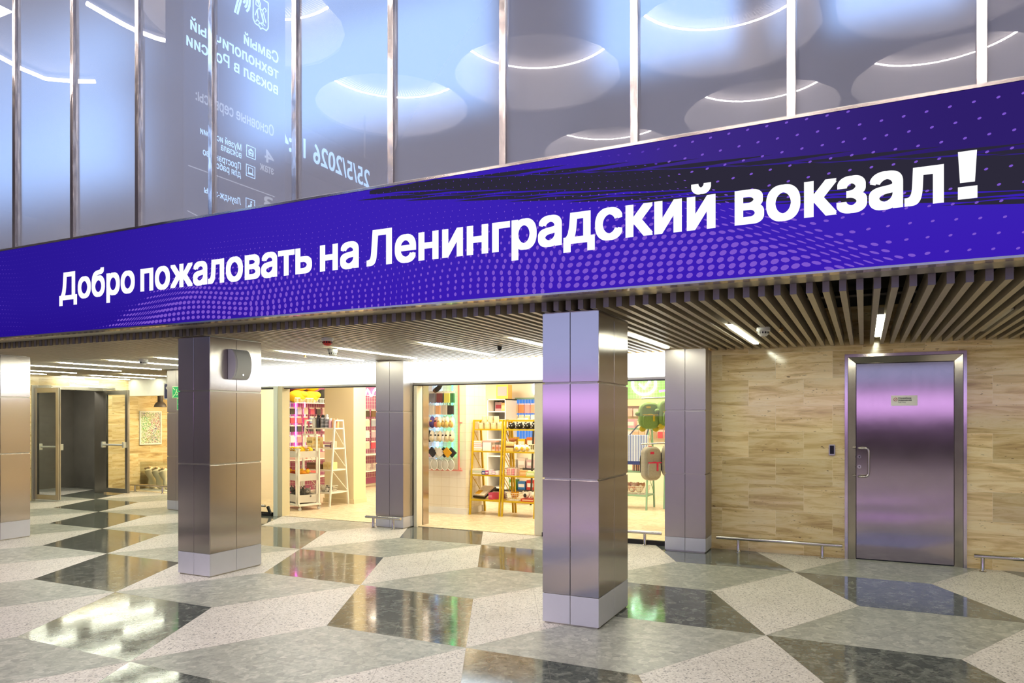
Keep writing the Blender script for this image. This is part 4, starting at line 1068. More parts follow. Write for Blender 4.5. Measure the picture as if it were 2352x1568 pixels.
def wire_basket(w_, d, h, loc, label, m, group='wire baskets on the shelves'):
    t = thing('wire_basket', label, 'basket', loc, 0, group); b = MB()
    n = max(4, int(w_ / 0.035)); nz = max(2, int(h / 0.03)); k2 = max(3, int(d / 0.04)); ins = 0.85
    def pt(x, y, z):
        f = ins + (1 - ins) * z / h; return (x * f, y * f, z)
    for i in range(n + 1):
        x = -w_ / 2 + w_ * i / n
        for y in (-d / 2, d / 2): b.tube([pt(x, y, 0.004), pt(x, y, h)], 0.0022, n=4)
    for i in range(k2 + 1):
        y = -d / 2 + d * i / k2
        for x in (-w_ / 2, w_ / 2): b.tube([pt(x, y, 0.004), pt(x, y, h)], 0.0022, n=4)
    for j in range(nz + 1):
        z = 0.004 + (h - 0.004) * j / nz; r = 0.004 if j == nz else 0.0022
        b.tube([pt(-w_ / 2, -d / 2, z), pt(w_ / 2, -d / 2, z), pt(w_ / 2, d / 2, z), pt(-w_ / 2, d / 2, z), pt(-w_ / 2, -d / 2, z)], r, n=5)
    b.box(-w_ / 2 * ins, w_ / 2 * ins, -d / 2 * ins, d / 2 * ins, 0, 0.004)
    b.build('wire_frame', m, t); return t

# ---- rolling trolley with three trays
tr = thing('display_trolley', 'white rolling trolley with three trays of plush toys, left shop', 'trolley', (-8.86, 9.84, FS), math.radians(-20.8))
w_, dd = 0.30, 0.19
MB().box(-w_ - 0.03, w_ + 0.03, -dd - 0.02, dd + 0.02, 0.075, 0.105).build('base_board', WSH, tr, bevel=0.004)
for sx in (-1, 1):
    for sy in (-1, 1):
        b = MB(); b.cyl((sx * w_ - 0.01, sy * (dd - 0.01), 0.028), (sx * w_ + 0.01, sy * (dd - 0.01), 0.028), 0.028, 0, 14); b.box(sx * w_ - 0.016, sx * w_ + 0.016, sy * (dd - 0.01) - 0.012, sy * (dd - 0.01) + 0.012, 0.045, 0.075, 1)
        b.build('caster', [mat('caster_grey', '#c9c6c0', 0.4), ALU], tr, True)
for x, y, h in ((w_ - 0.02, -dd, 1.06), (w_ - 0.02, dd, 1.06), (-w_ + 0.02, dd, 1.30), (w_ - 0.10, dd, 1.30), (-w_ + 0.02, -dd, 0.95), (w_ - 0.10, -dd, 1.06)):
    MB().box(x - 0.013, x + 0.013, y - 0.013, y + 0.013, 0.105, h).build('upright', WSH, tr)
MB().box(-w_ + 0.02, w_ - 0.10, dd - 0.013, dd + 0.013, 1.275, 1.30).build('top_bar', WSH, tr)
MB().box(w_ - 0.113, w_ - 0.007, -dd - 0.012, -dd + 0.012, 1.035, 1.06).build('top_bar', WSH, tr)
TRAYM = mat('translucent_tray', '#efe6d4', 0.35, trans=0.25)
for z0_, h in ((0.13, 0.13), (0.50, 0.12), (0.90, 0.11)):
    b = MB(); a, c, th = w_ - 0.035, dd - 0.016, 0.006
    b.box(-a, a, -c, c, z0_, z0_ + 0.062); b.box(-a, a, -c, -c + th, z0_ + 0.062, z0_ + h); b.box(-a, a, c - th, c, z0_ + 0.062, z0_ + h); b.box(-a, -a + th, -c + th, c - th, z0_ + 0.062, z0_ + h); b.box(a - th, a, -c + th, c - th, z0_ + 0.062, z0_ + h)
    b.build('tray', TRAYM, tr)
bd = MB().box(-0.115, 0.115, dd - 0.03, dd - 0.02, 1.10, 1.235).build('sign_board', mat('board_yellow', '#edd38c', 0.5), tr)
text('lettering', '名品优选', SB, bd, (-0.085, dd - 0.0315, 1.145), (PI / 2, 0, 0), width=0.17, size=0.045, bold=0.015, ext=0)
R20 = Matrix.Rotation(math.radians(-20.8), 4, 'Z')
def on_trolley(x, y, z):
    p = R20 @ Vector((x, y, z)); return (p.x - 8.86, p.y + 9.84, p.z + FS)
# yellow round plush with eyes
def plush_yellow():
    b = MB(); b.ball((0, 0, 0.058), (0.062, 0.058, 0.056), 0, 16, 10)
    for s_ in (-1, 1):
        b.ball((s_ * 0.026, -0.050, 0.068), (0.017, 0.010, 0.017), 1, 10, 6); b.ball((s_ * 0.024, -0.059, 0.066), (0.008, 0.005, 0.009), 2, 8, 5)
        b.tube([(s_ * 0.008, -0.056, 0.086), (s_ * 0.03, -0.053, 0.094), (s_ * 0.05, -0.042, 0.09)], 0.004, 3, 6)
    b.ball((0, -0.058, 0.045), (0.022, 0.012, 0.009), 3, 10, 6)
    return b
PY = [P('#f0bd20'), mat('eye_white', '#f4f2ec', 0.3), mat('eye_black', '#15120f', 0.2), P('#9a4a12')]
o0 = None
for i, (x, y, r) in enumerate(((-0.20, -0.06, 0.2), (-0.06, -0.07, -0.1), (0.08, -0.06, 0.15), (0.20, 0.05, -0.2), (-0.12, 0.08, 0.0))):
    lb = '%s yellow plush toy with eyes from the left, top tray of the trolley' % ORD[i]
    if o0 is None: o0 = good('plush_toy', plush_yellow(), PY, on_trolley(x, y, 0.963), lb, 'plush toy', 'yellow plush toys on the trolley', True, 0, r)
    else: dup(o0, on_trolley(x, y, 0.963), lb, r)
def plush_hen():
    b = MB(); b.ball((0, 0, 0.055), (0.10, 0.055, 0.052), 0, 16, 9); b.ball((-0.085, 0, 0.10), (0.035, 0.03, 0.036), 1, 12, 8); b.ball((-0.122, 0, 0.098), (0.016, 0.009, 0.009), 2, 8, 5)
    for k in range(3): b.ball((-0.10 + 0.02 * k, 0, 0.137), 0.011, 3, 8, 5)
    b.ball((0.10, 0, 0.09), (0.03, 0.022, 0.045), 1, 10, 6); b.ball((0.0, -0.053, 0.06), (0.05, 0.012, 0.03), 3, 10, 6)
    return b
PH = [P('#e08a1c'), P('#efb52a'), P('#f2d24a'), P('#a83a16')]
o0 = None
for i, (x, y, r) in enumerate(((-0.15, -0.05, 0.3), (0.05, 0.05, 2.8), (0.17, -0.06, 3.6))):
    lb = '%s orange plush hen from the left, middle tray of the trolley' % ORD[i]
    if o0 is None: o0 = good('plush_hen', plush_hen(), PH, on_trolley(x, y, 0.563), lb, 'plush toy', 'orange plush hens on the trolley', True, 0, r)
    else: dup(o0, on_trolley(x, y, 0.563), lb, r)
def plush_dog():
    b = MB(); b.ball((0, 0.02, 0.06), (0.065, 0.06, 0.062), 0, 14, 9); b.ball((0, -0.03, 0.13), (0.055, 0.05, 0.05), 0, 14, 9); b.ball((0, -0.075, 0.12), (0.03, 0.02, 0.022), 1, 10, 6)
    for s_ in (-1, 1):
        b.ball((s_ * 0.045, -0.02, 0.178), (0.018, 0.010, 0.026), 0, 10, 6); b.ball((s_ * 0.045, -0.028, 0.176), (0.011, 0.006, 0.018), 2, 8, 5); b.ball((s_ * 0.022, -0.074, 0.142), 0.007, 3, 8, 5)
        b.ball((s_ * 0.05, -0.04, 0.04), (0.022, 0.03, 0.02), 0, 10, 6)
    return b
PD = [P('#6e675e'), P('#8d857a'), P('#d9a2a2'), mat('eye_black')]
o0 = None
for i, (x, y, r) in enumerate(((-0.20, -0.04, -0.3), (-0.05, 0.04, 0.4), (0.05, -0.05, 0.1), (0.19, 0.02, 0.7))):
    lb = '%s grey plush puppy from the left, bottom tray of the trolley' % ORD[i]
    if o0 is None: o0 = good('plush_puppy', plush_dog(), PD, on_trolley(x, y, 0.193), lb, 'plush toy', 'grey plush puppies on the trolley', True, 0, r)
    else: dup(o0, on_trolley(x, y, 0.193), lb, r)

# ---- goods on the white ladder shelf
def bottle(col, capc, stripes=None, h=0.20, r=0.036, capr=0.028):
    b = MB(); b.lathe([(r * 0.95, 0.0), (r, 0.01), (r, h * 0.72), (r * 0.8, h * 0.8)], n=16)
    b.lathe([(capr, h * 0.8), (capr * 1.05, h * 0.9), (capr * 0.7, h)], m=1, n=14)
    b.tube([(capr, 0, h * 0.84), (capr + 0.02, 0, h * 0.9), (capr * 0.8, 0, h * 0.98)], 0.004, 1, 6)
    ms = [col, capc]
    if stripes:
        for k in range(6): b.lathe([(r * 1.012, h * (0.06 + 0.11 * k)), (r * 1.012, h * (0.11 + 0.11 * k))], m=2, n=16)
        ms.append(stripes)
    return b, ms
BK = mat('bottle_dark', '#34323c', 0.25); BG = mat('bottle_grey', '#c8c9cf', 0.2); BP = mat('bottle_pink', '#e7b3c4', 0.25); BO = mat('bottle_peach', '#f0b283', 0.25); BC = mat('bottle_clear', '#e7e2d4', 0.15)
for i, (x, col, cap, st, h, r, lb) in enumerate((
    (-9.08, BC, CHROME, None, 0.20, 0.042, 'clear jar bottle at the left end of the white shelf top'),
    (-8.99, BK, BLACK, None, 0.24, 0.040, 'tall dark bottle with black lid, white shelf top'),
    (-8.89, BG, BLACK, BLACK, 0.235, 0.040, 'black striped bottle with black lid, white shelf top'),
    (-8.795, BG, BG, BK, 0.245, 0.040, 'grey bottle with dark bands, white shelf top'),
    (-8.71, BP, BC, None, 0.17, 0.036, 'pink drinking bottle, white shelf top'),
    (-8.635, BO, BO, None, 0.165, 0.034, 'peach drinking bottle left of its twin, white shelf top'), (-8.562, BO, BO, None, 0.165, 0.034, 'peach drinking bottle at the right end, white shelf top'))):
    b, ms = bottle(col, cap, st, h, r); good('drinking_bottle', b, ms, (x, 10.44, sz(0)), lb, 'bottle', 'bottles on the white shelf', True)
for i in range(3):
    box_good('gift_carton', 0.09, 0.08, 0.10, '#efd08e', (-9.10 + 0.105 * i, 10.36, sz(1)), '%s yellow gift carton from the left, white shelf, second level' % ORD[i], 'carton', 'lower yellow cartons on the white shelf', 0, '#f6e3b8')
    box_good('gift_carton', 0.09, 0.08, 0.09, '#f0d79c', (-9.10 + 0.105 * i, 10.36, sz(1) + 0.101), '%s upper yellow gift carton from the left, white shelf, second level' % ORD[i], 'carton', 'upper yellow cartons on the white shelf', 0, '#e0b060')
for i in range(5):
    box_good('notebook', 0.13, 0.10, 0.024, ('#f0ddc8', '#7a5a80', '#f3e8d6', '#d79aa8', '#e9d9c0')[i], (-8.68, 10.36, sz(1) + 0.025 * i), 'notebook lying %s from the bottom of the stack, white shelf' % ORD[i], 'notebook', 'stacked notebooks on the white shelf')
for i in range(3):
    box_good('notebook', 0.018, 0.09, 0.12, ('#e7c9c9', '#f4ead8', '#d7b8a0')[i], (-8.59 + 0.022 * i, 10.36, sz(1)), '%s upright notebook from the left, right end of the white shelf' % ORD[i], 'notebook', 'upright notebooks on the white shelf')
for i in range(3):
    box_good('brown_case', 0.20, 0.14, 0.038, ('#7a5436', '#8a6242', '#6d4a30')[i], (-9.02, 10.34, sz(2) + 0.039 * i), 'flat brown case, %s from the bottom, third level of the white shelf' % ORD[i], 'case', 'brown cases on the white shelf')
box_good('brown_case', 0.11, 0.12, 0.09, '#6a4428', (-8.84, 10.34, sz(2)), 'upright brown case right of the stacked cases', 'case')
for i in range(2):
    box_good('woven_box', 0.11, 0.12, 0.13, '#edd695', (-8.715 + 0.118 * i, 10.36, sz(2)), '%s pale woven box, third level of the white shelf' % ('left' if i == 0 else 'right'), 'box', 'woven boxes on the white shelf', 0, '#e3c67c')
wire_basket(0.40, 0.22, 0.11, (-8.76, 10.35, sz(3)), 'white wire basket on the lowest white shelf', WSH)
def plush_pup():
    b = MB(); b.ball((0, 0, 0.055), (0.06, 0.055, 0.055), 0); b.ball((0, -0.045, 0.05), (0.028, 0.02, 0.03), 1)
    for s_ in (-1, 1): b.ball((s_ * 0.05, 0, 0.085), (0.02, 0.02, 0.035), 0)
    return b
good('plush_toy', plush_pup(), [P('#26221f'), P('#efe8da')], (-8.65, 10.33, sz(3) + 0.005), 'black and white plush dog in the lowest white shelf basket', 'plush toy', None, True)
good('plush_toy', plush_pup(), [P('#e6dcc4'), P('#c9b490')], (-8.80, 10.35, sz(3) + 0.005), 'cream plush dog in the lowest white shelf basket', 'plush toy', None, True)

# ---- grid rack on the left shop wall
NEB = emis('neon_blue', '#6fb4ff', 16.0); NEM = emis('neon_magenta', '#ff5cf0', 12.0); NEG = emis('neon_green', '#40ff90', 10.0); NEP = emis('neon_pink', '#ff8fb0', 6.0)
MAUVE = mat('mauve_panel', '#b5668a', 0.7)
def wall_rack(y0, y1, label, top=True):
    t = thing('grid_rack', label, 'rack', (-10.39, (y0 + y1) / 2, FS)); h = (y1 - y0) / 2
    MB().box(0, 0.012, -h, h, 0.05, 2.55).build('back_panel', MAUVE, t)
    b = MB()
    for k in range(int(h * 2 / 0.07) + 1): b.box(0.03, 0.035, -h + 0.07 * k, -h + 0.07 * k + 0.004, 0.2, 2.1)
    for k in range(24): b.box(0.035, 0.039, -h, h, 0.2 + 0.08 * k, 0.204 + 0.08 * k)
    b.build('grid', WSH, t)
    for s_ in (-1, 1): MB().box(0.012, 0.06, s_ * h - 0.02, s_ * h + 0.02, 0, 2.12).build('upright', WSH, t)
    for z in (0.75, 0.38): MB().box(0.04, 0.34, -h, h, z - 0.02, z).build('shelf_board', WSH, t)
    if top:
        b = MB()
        for k in range(int(h * 2 / 0.035)): b.box(0.34, 0.345, -h + 0.035 * k, -h + 0.035 * k + 0.007, 1.88, 1.97)
        b.box(0.335, 0.35, -h, h, 1.965, 1.98); b.box(0.335, 0.35, -h, h, 1.872, 1.885); b.box(0.05, 0.34, -h, h, 1.872, 1.88); b.build('top_basket', WSH, t)
    return t
wall_rack(10.98, 12.60, 'white grid wall rack with a plush basket on top, left shop')
wall_rack(13.0, 14.45, 'white grid wall rack seen right of the cream pillar', False)
for y, m, lb in ((11.12, NEB, 'blue glowing tube behind the left grid rack'), (11.36, NEM, 'magenta glowing tube behind the left grid rack'), (11.62, NEP, 'pink glowing tube behind the left grid rack')):
    t = thing('neon_tube', lb, 'neon light', (-10.365, y, 1.0)); MB().cyl((0, 0, 0), (0, 0, 0.92), 0.011, 0, 10).build('tube', m, t, True); MB().box(-0.012, 0.012, -0.014, 0.014, -0.03, 0).build('cap', WSH, t)
t = thing('neon_tube', 'pink neon squiggle high right of the cream pillar', 'neon light', (-10.34, 13.75, 2.12))
MB().tube([(0.02, -0.45 + 0.06 * k, 0.09 * math.sin(k * 1.3) + 0.02 * k * 0.3) for k in range(16)], 0.02, n=8).build('tube', emis('neon_pink_white', '#ffd8e2', 8.0), t, True); MB().box(-0.02, 0.0, -0.5, 0.5, -0.02, 0.0).build('bracket', WSH, t)
def big_plush(col, lab, loc, r=(0.17, 0.2, 0.13)):
    b = MB(); b.ball((0, 0, r[2]), r, 0, 16, 10); b.ball((r[0] * 0.6, 0.05, r[2] * 1.3), (r[0] * 0.55, r[1] * 0.6, r[2] * 0.55), 0, 12, 8)
    good('plush_cushion', b, P(col), loc, lab, 'plush cushion', 'big plush cushions on the rack', True)
for i, (y, z) in enumerate(((11.20, 1.885), (11.58, 1.885), (11.28, 2.13), (11.62, 2.13))):
    big_plush('#efc11f', ('lower left', 'lower right', 'upper left', 'upper right')[i] + ' yellow plush cushion heaped on the rack basket', (-10.19, y, z))
big_plush('#2a2a26', 'black plush cushion on the rack basket, left one', (-10.19, 11.98, 1.885), (0.15, 0.18, 0.15)); big_plush('#2a2a26', 'black plush cushion on the rack basket, right one', (-10.19, 12.35, 1.885), (0.15, 0.18, 0.17))
def hang_pack(w_, h, col, head, axis='x', d=0.03):
    b = MB()
    if axis == 'x': b.box(-w_ / 2, w_ / 2, -d / 2, d / 2, -h, -0.03); b.box(-w_ / 2, w_ / 2, -0.004, 0.004, -0.03, 0, 1); b.cyl((0, -0.05, -0.01), (0, 0.08, -0.01), 0.003, 2, 6)
    else: b.box(-d / 2, d / 2, -w_ / 2, w_ / 2, -h, -0.03); b.box(-0.004, 0.004, -w_ / 2, w_ / 2, -0.03, 0, 1); b.cyl((0.05, 0, -0.01), (-0.10, 0, -0.01), 0.003, 2, 6)
    return b, [mat('pack_' + col.lstrip('#'), col, 0.4), mat('pack_' + head.lstrip('#'), head, 0.45), CHROME]
rows = ((1.80, ('#4a4438', '#d8c8d8', '#e6d6c4', '#c8556e', '#403a36', '#e0b8b0', '#d8a870', '#6e5a66'), 'top'), (1.62, ('#d84a5a', '#e06a6a', '#d84a5a', '#8fa0b0', '#e05060', '#e8d0c0', '#c06080', '#d8b0a0'), 'second'),
        (1.45, ('#332e2c', '#4a4440', '#332e2c', '#433c38', '#332e2c', '#e8c8c0', '#503840', '#d8a8a8'), 'third'), (1.24, ('#f2e8e0', '#e89090', '#f0d8d0', '#e8a0a8', '#e07080', '#f2e2d8', '#d89098', '#e8c0b8'), 'fourth'), (1.03, ('#5a5a66', '#9aa0c0', '#c86a90', '#403c46', '#d88098', '#e8d0c8', '#302c30', '#d0a0b0'), 'fifth'))
for z, cols, rn in rows:
    for i, c_ in enumerate(cols):
        b, ms = hang_pack(0.12, 0.14, c_, '#e8d8c8', 'y'); good('hanging_pack', b, ms, (-10.24, 11.12 + 0.19 * i, z), '%s hanging pack from the left, %s row of the grid rack' % (ORD[i], rn), 'pack', 'packs hanging on the grid rack')
for z, cols, rn in ((1.78, ('#c87848', '#403428', '#6a5030', '#d8a070'), 'top'), (1.56, ('#d060a0', '#e8d8b0', '#9aa0a8', '#a8a0b8'), 'second'), (1.30, ('#7a9a78', '#e8e0d0', '#b8a0a8', '#d8c8b8'), 'third'), (1.05, ('#e06a70', '#c8c0a8', '#d84858', '#e8b0a0'), 'fourth')):
    for i, c_ in enumerate(cols):
        b, ms = hang_pack(0.15, 0.17, c_, '#e8d8c8', 'y'); good('hanging_pack', b, ms, (-10.24, 13.3 + 0.24 * i, z), '%s hanging pack from the left, %s row right of the cream pillar' % (ORD[i], rn), 'pack', 'packs hanging behind the pillar')
for i, (y, c_) in enumerate(((11.2, '#e8b8a8'), (11.5, '#e8c0b0'), (11.8, '#d8a090'))):
    box_good('storage_bin', 0.22, 0.24, 0.12, c_, (-10.19, y, 0.76), '%s pink bin from the left on the grid rack shelf' % ORD[i], 'bin', 'pink bins on the grid rack')
for i, y in enumerate((11.2, 11.52)):
    box_good('storage_bin', 0.22, 0.24, 0.14, '#d8605a', (-10.19, y, 0.39), '%s red bin on the lowest grid rack shelf' % ('left' if i == 0 else 'right'), 'bin', 'red bins on the grid rack')
for i, (y, c_) in enumerate(((13.3, '#cfc2ae'), (13.62, '#6a5a50'), (13.95, '#d8c8b0'))):
    wire_basket(0.24, 0.24, 0.14, (-10.17, y, 0.39), '%s wire basket behind the cream pillar' % ORD[i], WSH, 'wire baskets behind the pillar')

# ---- pegboard with the pink frame on the tiled pillar
PINKF = mat('pink_frame', '#e08a7c', 0.45)
pg = thing('peg_grid', 'pink framed wire grid full of slippers and pouches on the tiled pillar', 'display grid', (-6.25, 10.30, 0))
b = MB()
b.box(0.285, 0.31, -0.012, 0.012, 0.72, 2.60); b.box(-0.31, -0.285, -0.012, 0.012, 0.72, 2.60); b.box(-0.31, 0.36, -0.014, 0.014, 0.72, 0.745); b.box(0.31, 0.36, -0.012, 0.012, 1.50, 1.52); b.build('frame', PINKF, pg)
b = MB()
for k in range(9): b.box(-0.28 + 0.07 * k, -0.277 + 0.07 * k, -0.003, 0.003, 0.745, 2.6)
for k in range(26): b.box(-0.285, 0.285, 0.003, 0.006, 0.745 + 0.07 * k, 0.748 + 0.07 * k)
b.build('grid', mat('grid_wire', '#c8b8b0', 0.4, 0.5), pg)
b = MB()
for z in (0.76, 1.51, 2.4):
    for s_ in (-1, 1): b.box(s_ * 0.29 - 0.01, s_ * 0.29 + 0.01, 0.012, 0.08, z - 0.01, z + 0.01)
b.build('bracket', PINKF, pg)
for x, m, lb in ((-6.40, NEB, 'blue glowing tube behind the pegboard grid, left'), (-6.10, NEG, 'green glowing tube behind the pegboard grid, right')):
    t = thing('neon_tube', lb, 'neon light', (x, 10.345, 0.95)); MB().cyl((0, 0, 0), (0, 0, 1.4), 0.012, 0, 10).build('tube', m, t, True); MB().box(-0.014, 0.014, -0.012, 0.03, -0.03, 0).build('cap', WSH, t)
def row(z, items, label, cat, grp, fn, y=10.20, x0=-6.49, x1=-5.99):
    n = len(items)
    for i, c_ in enumerate(items):
        b, ms, sm = fn(c_); good(label.split('|')[0], b, ms, (x0 + (x1 - x0) * (i + 0.5) / n, y - 0.02 * (i % 2), z), '%s %s' % (ORD[i], label.split('|')[1]), cat, grp, sm).scale = (1.35, 1.35, 1.3)
def f_pack(c_):
    b, ms = hang_pack(0.075, 0.15, c_, '#efe6d6'); return b, ms, False
def f_pouch(c_):
    b = MB(); b.rbox(-0.035, 0.035, -0.014, 0.014, -0.155, -0.04, 0.012); b.tube([(-0.02, 0, -0.04), (-0.012, 0, -0.005), (0.012, 0, -0.005), (0.02, 0, -0.04)], 0.003, 0, 6); b.cyl((0, -0.04, -0.004), (0, 0.08, -0.004), 0.003, 1, 6); return b, [mat('pouch_' + c_.lstrip('#'), c_, 0.6), CHROME], False
def f_slip(c_):
    b = MB(); b.ball((0, 0, -0.10), (0.036, 0.032, 0.075), 0, 12, 8); b.ball((0, -0.022, -0.125), (0.032, 0.02, 0.04), 1, 10, 6); b.cyl((0, -0.03, -0.02), (0, 0.08, -0.02), 0.003, 2, 6)
    b.ball((0.0, -0.034, -0.085), (0.014, 0.008, 0.01), 3, 8, 5); return b, [mat('slip_' + c_[0].lstrip('#'), c_[0], 0.8), mat('slip_' + c_[1].lstrip('#'), c_[1], 0.8), CHROME, mat('slip_' + c_[2].lstrip('#'), c_[2], 0.7)], True
def f_bag(c_):
    b = MB(); b.add([(x_ * 0.707 - z_ * 0.707, y_, x_ * 0.707 + z_ * 0.707 - 0.10) for x_ in (-0.042, 0.042) for y_ in (-0.012, 0.012) for z_ in (-0.05, 0.05)], [(0, 1, 3, 2), (4, 6, 7, 5), (0, 4, 5, 1), (2, 3, 7, 6), (0, 2, 6, 4), (1, 5, 7, 3)]); b.cyl((0, -0.04, -0.035), (0, 0.08, -0.035), 0.003, 1, 6); return b, [mat('bag_' + c_.lstrip('#'), c_, 0.6), CHROME], False
def f_clear(c_):
    b = MB(); b.ball((0, 0, -0.09), (0.05, 0.012, 0.07), 0, 16, 8); b.tube([(0.048 * math.cos(2 * PI * k / 18), -0.008, -0.09 + 0.068 * math.sin(2 * PI * k / 18)) for k in range(19)], 0.004, 1, 6); b.cyl((0, -0.04, -0.022), (0, 0.08, -0.022), 0.003, 2, 6); return b, [mat('vinyl', '#ece6d4', 0.2, trans=0.3), mat('vinyl_rim', '#f4efe2', 0.3), CHROME], True
row(2.03, ('#e8d0a8', '#8a8890', '#a09a94', '#7c3f3a', '#5f6a62', '#d8cf60', '#3f7a4e'), 'hanging_pack|pack from the left in the top row of the pegboard', 'pack', 'packs on the pegboard', f_pack)
row(1.845, ('#f0e6d6', '#d8ccb8', '#efe6d8', '#e0a878', '#f4efe6', '#c8b8a0', '#4a4238', '#3e3834'), 'pouch|pouch from the left in the second row of the pegboard', 'pouch', 'pouches on the pegboard', f_pouch)
row(1.65, (('#f4ecd8', '#e8a0a8', '#3a3050'), ('#5a4a8a', '#40346a', '#f0c040'), ('#e8b0a0', '#d07060', '#403040'), ('#f6eedc', '#e0c078', '#e0c078'), ('#f6eedc', '#dcb868', '#dcb868'), ('#f4ead4', '#dcb868', '#dcb868'), ('#f4ead4', '#d8b060', '#d8b060')), 'slipper|slipper from the left in the third row of the pegboard', 'slipper', 'slippers in the third pegboard row', f_slip)
row(1.42, (('#3a342e', '#2a2622', '#201c18'), ('#eadcc4', '#e0cfae', '#1c1816'), ('#f8f4ea', '#f4efe4', '#1c1816'), ('#e8d8b8', '#e0cda6', '#1c1816'), ('#faf6ee', '#f4efe4', '#1c1816'), ('#e8d8b8', '#dcc8a0', '#1c1816'), ('#e6d4b0', '#dcc8a0', '#1c1816')), 'slipper|slipper from the left in the fourth row of the pegboard', 'slipper', 'slippers in the fourth pegboard row', f_slip)
row(1.16, ('#e8b8c0', '#2e2a28', '#efdfc0', '#f2e6d2', '#2e2a28', '#e8a818', '#2c2a28'), 'bag|tilted pouch from the left in the fifth row of the pegboard', 'pouch', 'tilted pouches on the pegboard', f_bag)
row(0.945, ('a', 'b', 'c', 'd', 'e'), 'vinyl_pouch|clear oval pouch from the left in the lowest row of the pegboard', 'pouch', 'clear pouches on the pegboard', f_clear)
tl = MB(); tl.tube([(0.06, 0, 0.25), (0.055, 0, 0.1), (0.03, 0, 0.0), (-0.02, 0, -0.08), (-0.075, 0, -0.12)], 0.04, n=12); tl.ball((-0.085, 0, -0.125), (0.045, 0.04, 0.036), 1)
good('plush_tail', tl, [P('#2a2622'), P('#5a4030')], (-6.19, 10.10, 2.16), 'black plush tail hanging down in front of the pegboard', 'plush toy', None, True)

# ---- goods on the yellow shelves
def tub(r, h, col):
    b = MB(); b.lathe([(r * 0.9, 0), (r, h * 0.1), (r, h * 0.85)], n=18); b.lathe([(r * 1.05, h * 0.85), (r * 1.05, h), (r * 0.9, h)], n=18, m=1); return b, [mat('tub_' + col.lstrip('#'), col, 0.4, var=0.1, vscale=40), mat('tub_lid', '#f2e6c4', 0.4)]
for i in range(4):
    b, ms = tub(0.055, 0.10, '#efdcae'); good('paper_tub', b, ms, (-5.73 + 0.12 * i, 10.66, sz(0)), '%s cream tub from the left, bottom layer on the left yellow shelf' % ORD[i], 'tub', 'cream tubs, bottom layer', True)
for i in range(3):
    b, ms = tub(0.045, 0.11, '#f0deb4'); good('paper_tub', b, ms, (-5.67 + 0.11 * i, 10.66, sz(0) + 0.101), '%s cream tub from the left, stacked top layer on the left yellow shelf' % ORD[i], 'tub', 'cream tubs, top layer', True)
for i, c_ in enumerate(('#efd98a', '#f2ece0', '#e8b0a0', '#e9c8b8', '#eedc9c')):
    box_good('picture_box', 0.16, 0.14, 0.032, c_, (-5.73, 10.60, sz(1) + 0.033 * i), 'flat picture box, %s from the bottom, left yellow shelf' % ORD[i], 'box', 'stacked picture boxes on the yellow shelf', 0, '#ffffff')
box_good('white_carton', 0.15, 0.14, 0.14, '#faf6ee', (-5.56, 10.60, sz(1)), 'plain white carton on the left yellow shelf, second level', 'carton')
for i, c_ in enumerate(('#e8c8b0', '#dca898', '#e6d0c0')):
    box_good('snack_pack', 0.055, 0.10, 0.10, c_, (-5.445 + 0.062 * i, 10.60, sz(1)), '%s snack pack from the left beside the white carton' % ORD[i], 'pack', 'snack packs on the left yellow shelf', 0.1 * i, '#c87850')
box_good('flat_case', 0.26, 0.12, 0.03, '#e0b0a0', (-5.52, 10.60, sz(1) + 0.142), 'flat pink case lying on the white carton', 'case')
for i, c_ in enumerate(('#ece4cc', '#c8d0b0', '#f0e2c8')):
    box_good('notebook', 0.17, 0.15, 0.03, c_, (-5.72, 10.56, sz(2) + 0.031 * i), 'notebook %s from the bottom, third level of the left yellow shelf' % ORD[i], 'notebook', 'notebooks on the left yellow shelf')
for i, c_ in enumerate(('#4858a0', '#c03878', '#e8d8e0', '#d8b0c0', '#efe2dc')):
    box_good('cosmetic_pack', 0.055, 0.10, 0.055 + 0.012 * (i % 3), c_, (-5.60 + 0.06 * i, 10.54, sz(2)), '%s small cosmetic pack from the left, third level of the left yellow shelf' % ORD[i], 'pack', 'cosmetic packs on the left yellow shelf', 0.05 * i, '#f4e8e8')
good('pillow_tray', MB().box(-0.13, 0.13, -0.16, 0.16, 0, 0.03, 0).box(-0.115, 0.115, -0.14, 0.14, 0.03, 0.055, 1).box(-0.10, 0.0, -0.12, -0.02, 0.055, 0.062, 2), [mat('tray_black', '#2c2824', 0.5), P('#e8d6b8'), P('#f0b430')], (0, 0, 0), 'fried egg print cushion in a black tray, lowest left yellow shelf', 'cushion')
o = bpy.data.objects['pillow_tray']; o.location = (-5.66, 10.66, sz(3) + 0.012); o.rotation_euler = (math.radians(28), 0, -0.25)
o.location.z += 0.075
box_good('pink_case', 0.09, 0.2, 0.11, '#d84a72', (-5.46, 10.62, sz(3)), 'bright pink case, lowest left yellow shelf', 'case', None, -0.3, '#f090a8')
good('knit_hat', MB().lathe([(0.075, 0.0), (0.078, 0.04), (0.06, 0.09), (0.02, 0.115), (0.005, 0.118)], n=18), P('#8a6a70'), (-5.40, 10.80, sz(3)), 'mauve knitted hat at the back of the lowest left yellow shelf', 'hat', None, True)
def catball():
    b = MB(); b.ball((0, 0, 0.05), (0.062, 0.055, 0.05), 0)
    for s_ in (-1, 1): b.ball((s_ * 0.035, 0, 0.092), (0.015, 0.012, 0.018), 0, 8, 5); b.ball((s_ * 0.022, -0.05, 0.055), (0.009, 0.006, 0.010), 1, 8, 5)
    b.ball((0.0, -0.045, 0.085), (0.02, 0.014, 0.009), 1, 8, 5); return b
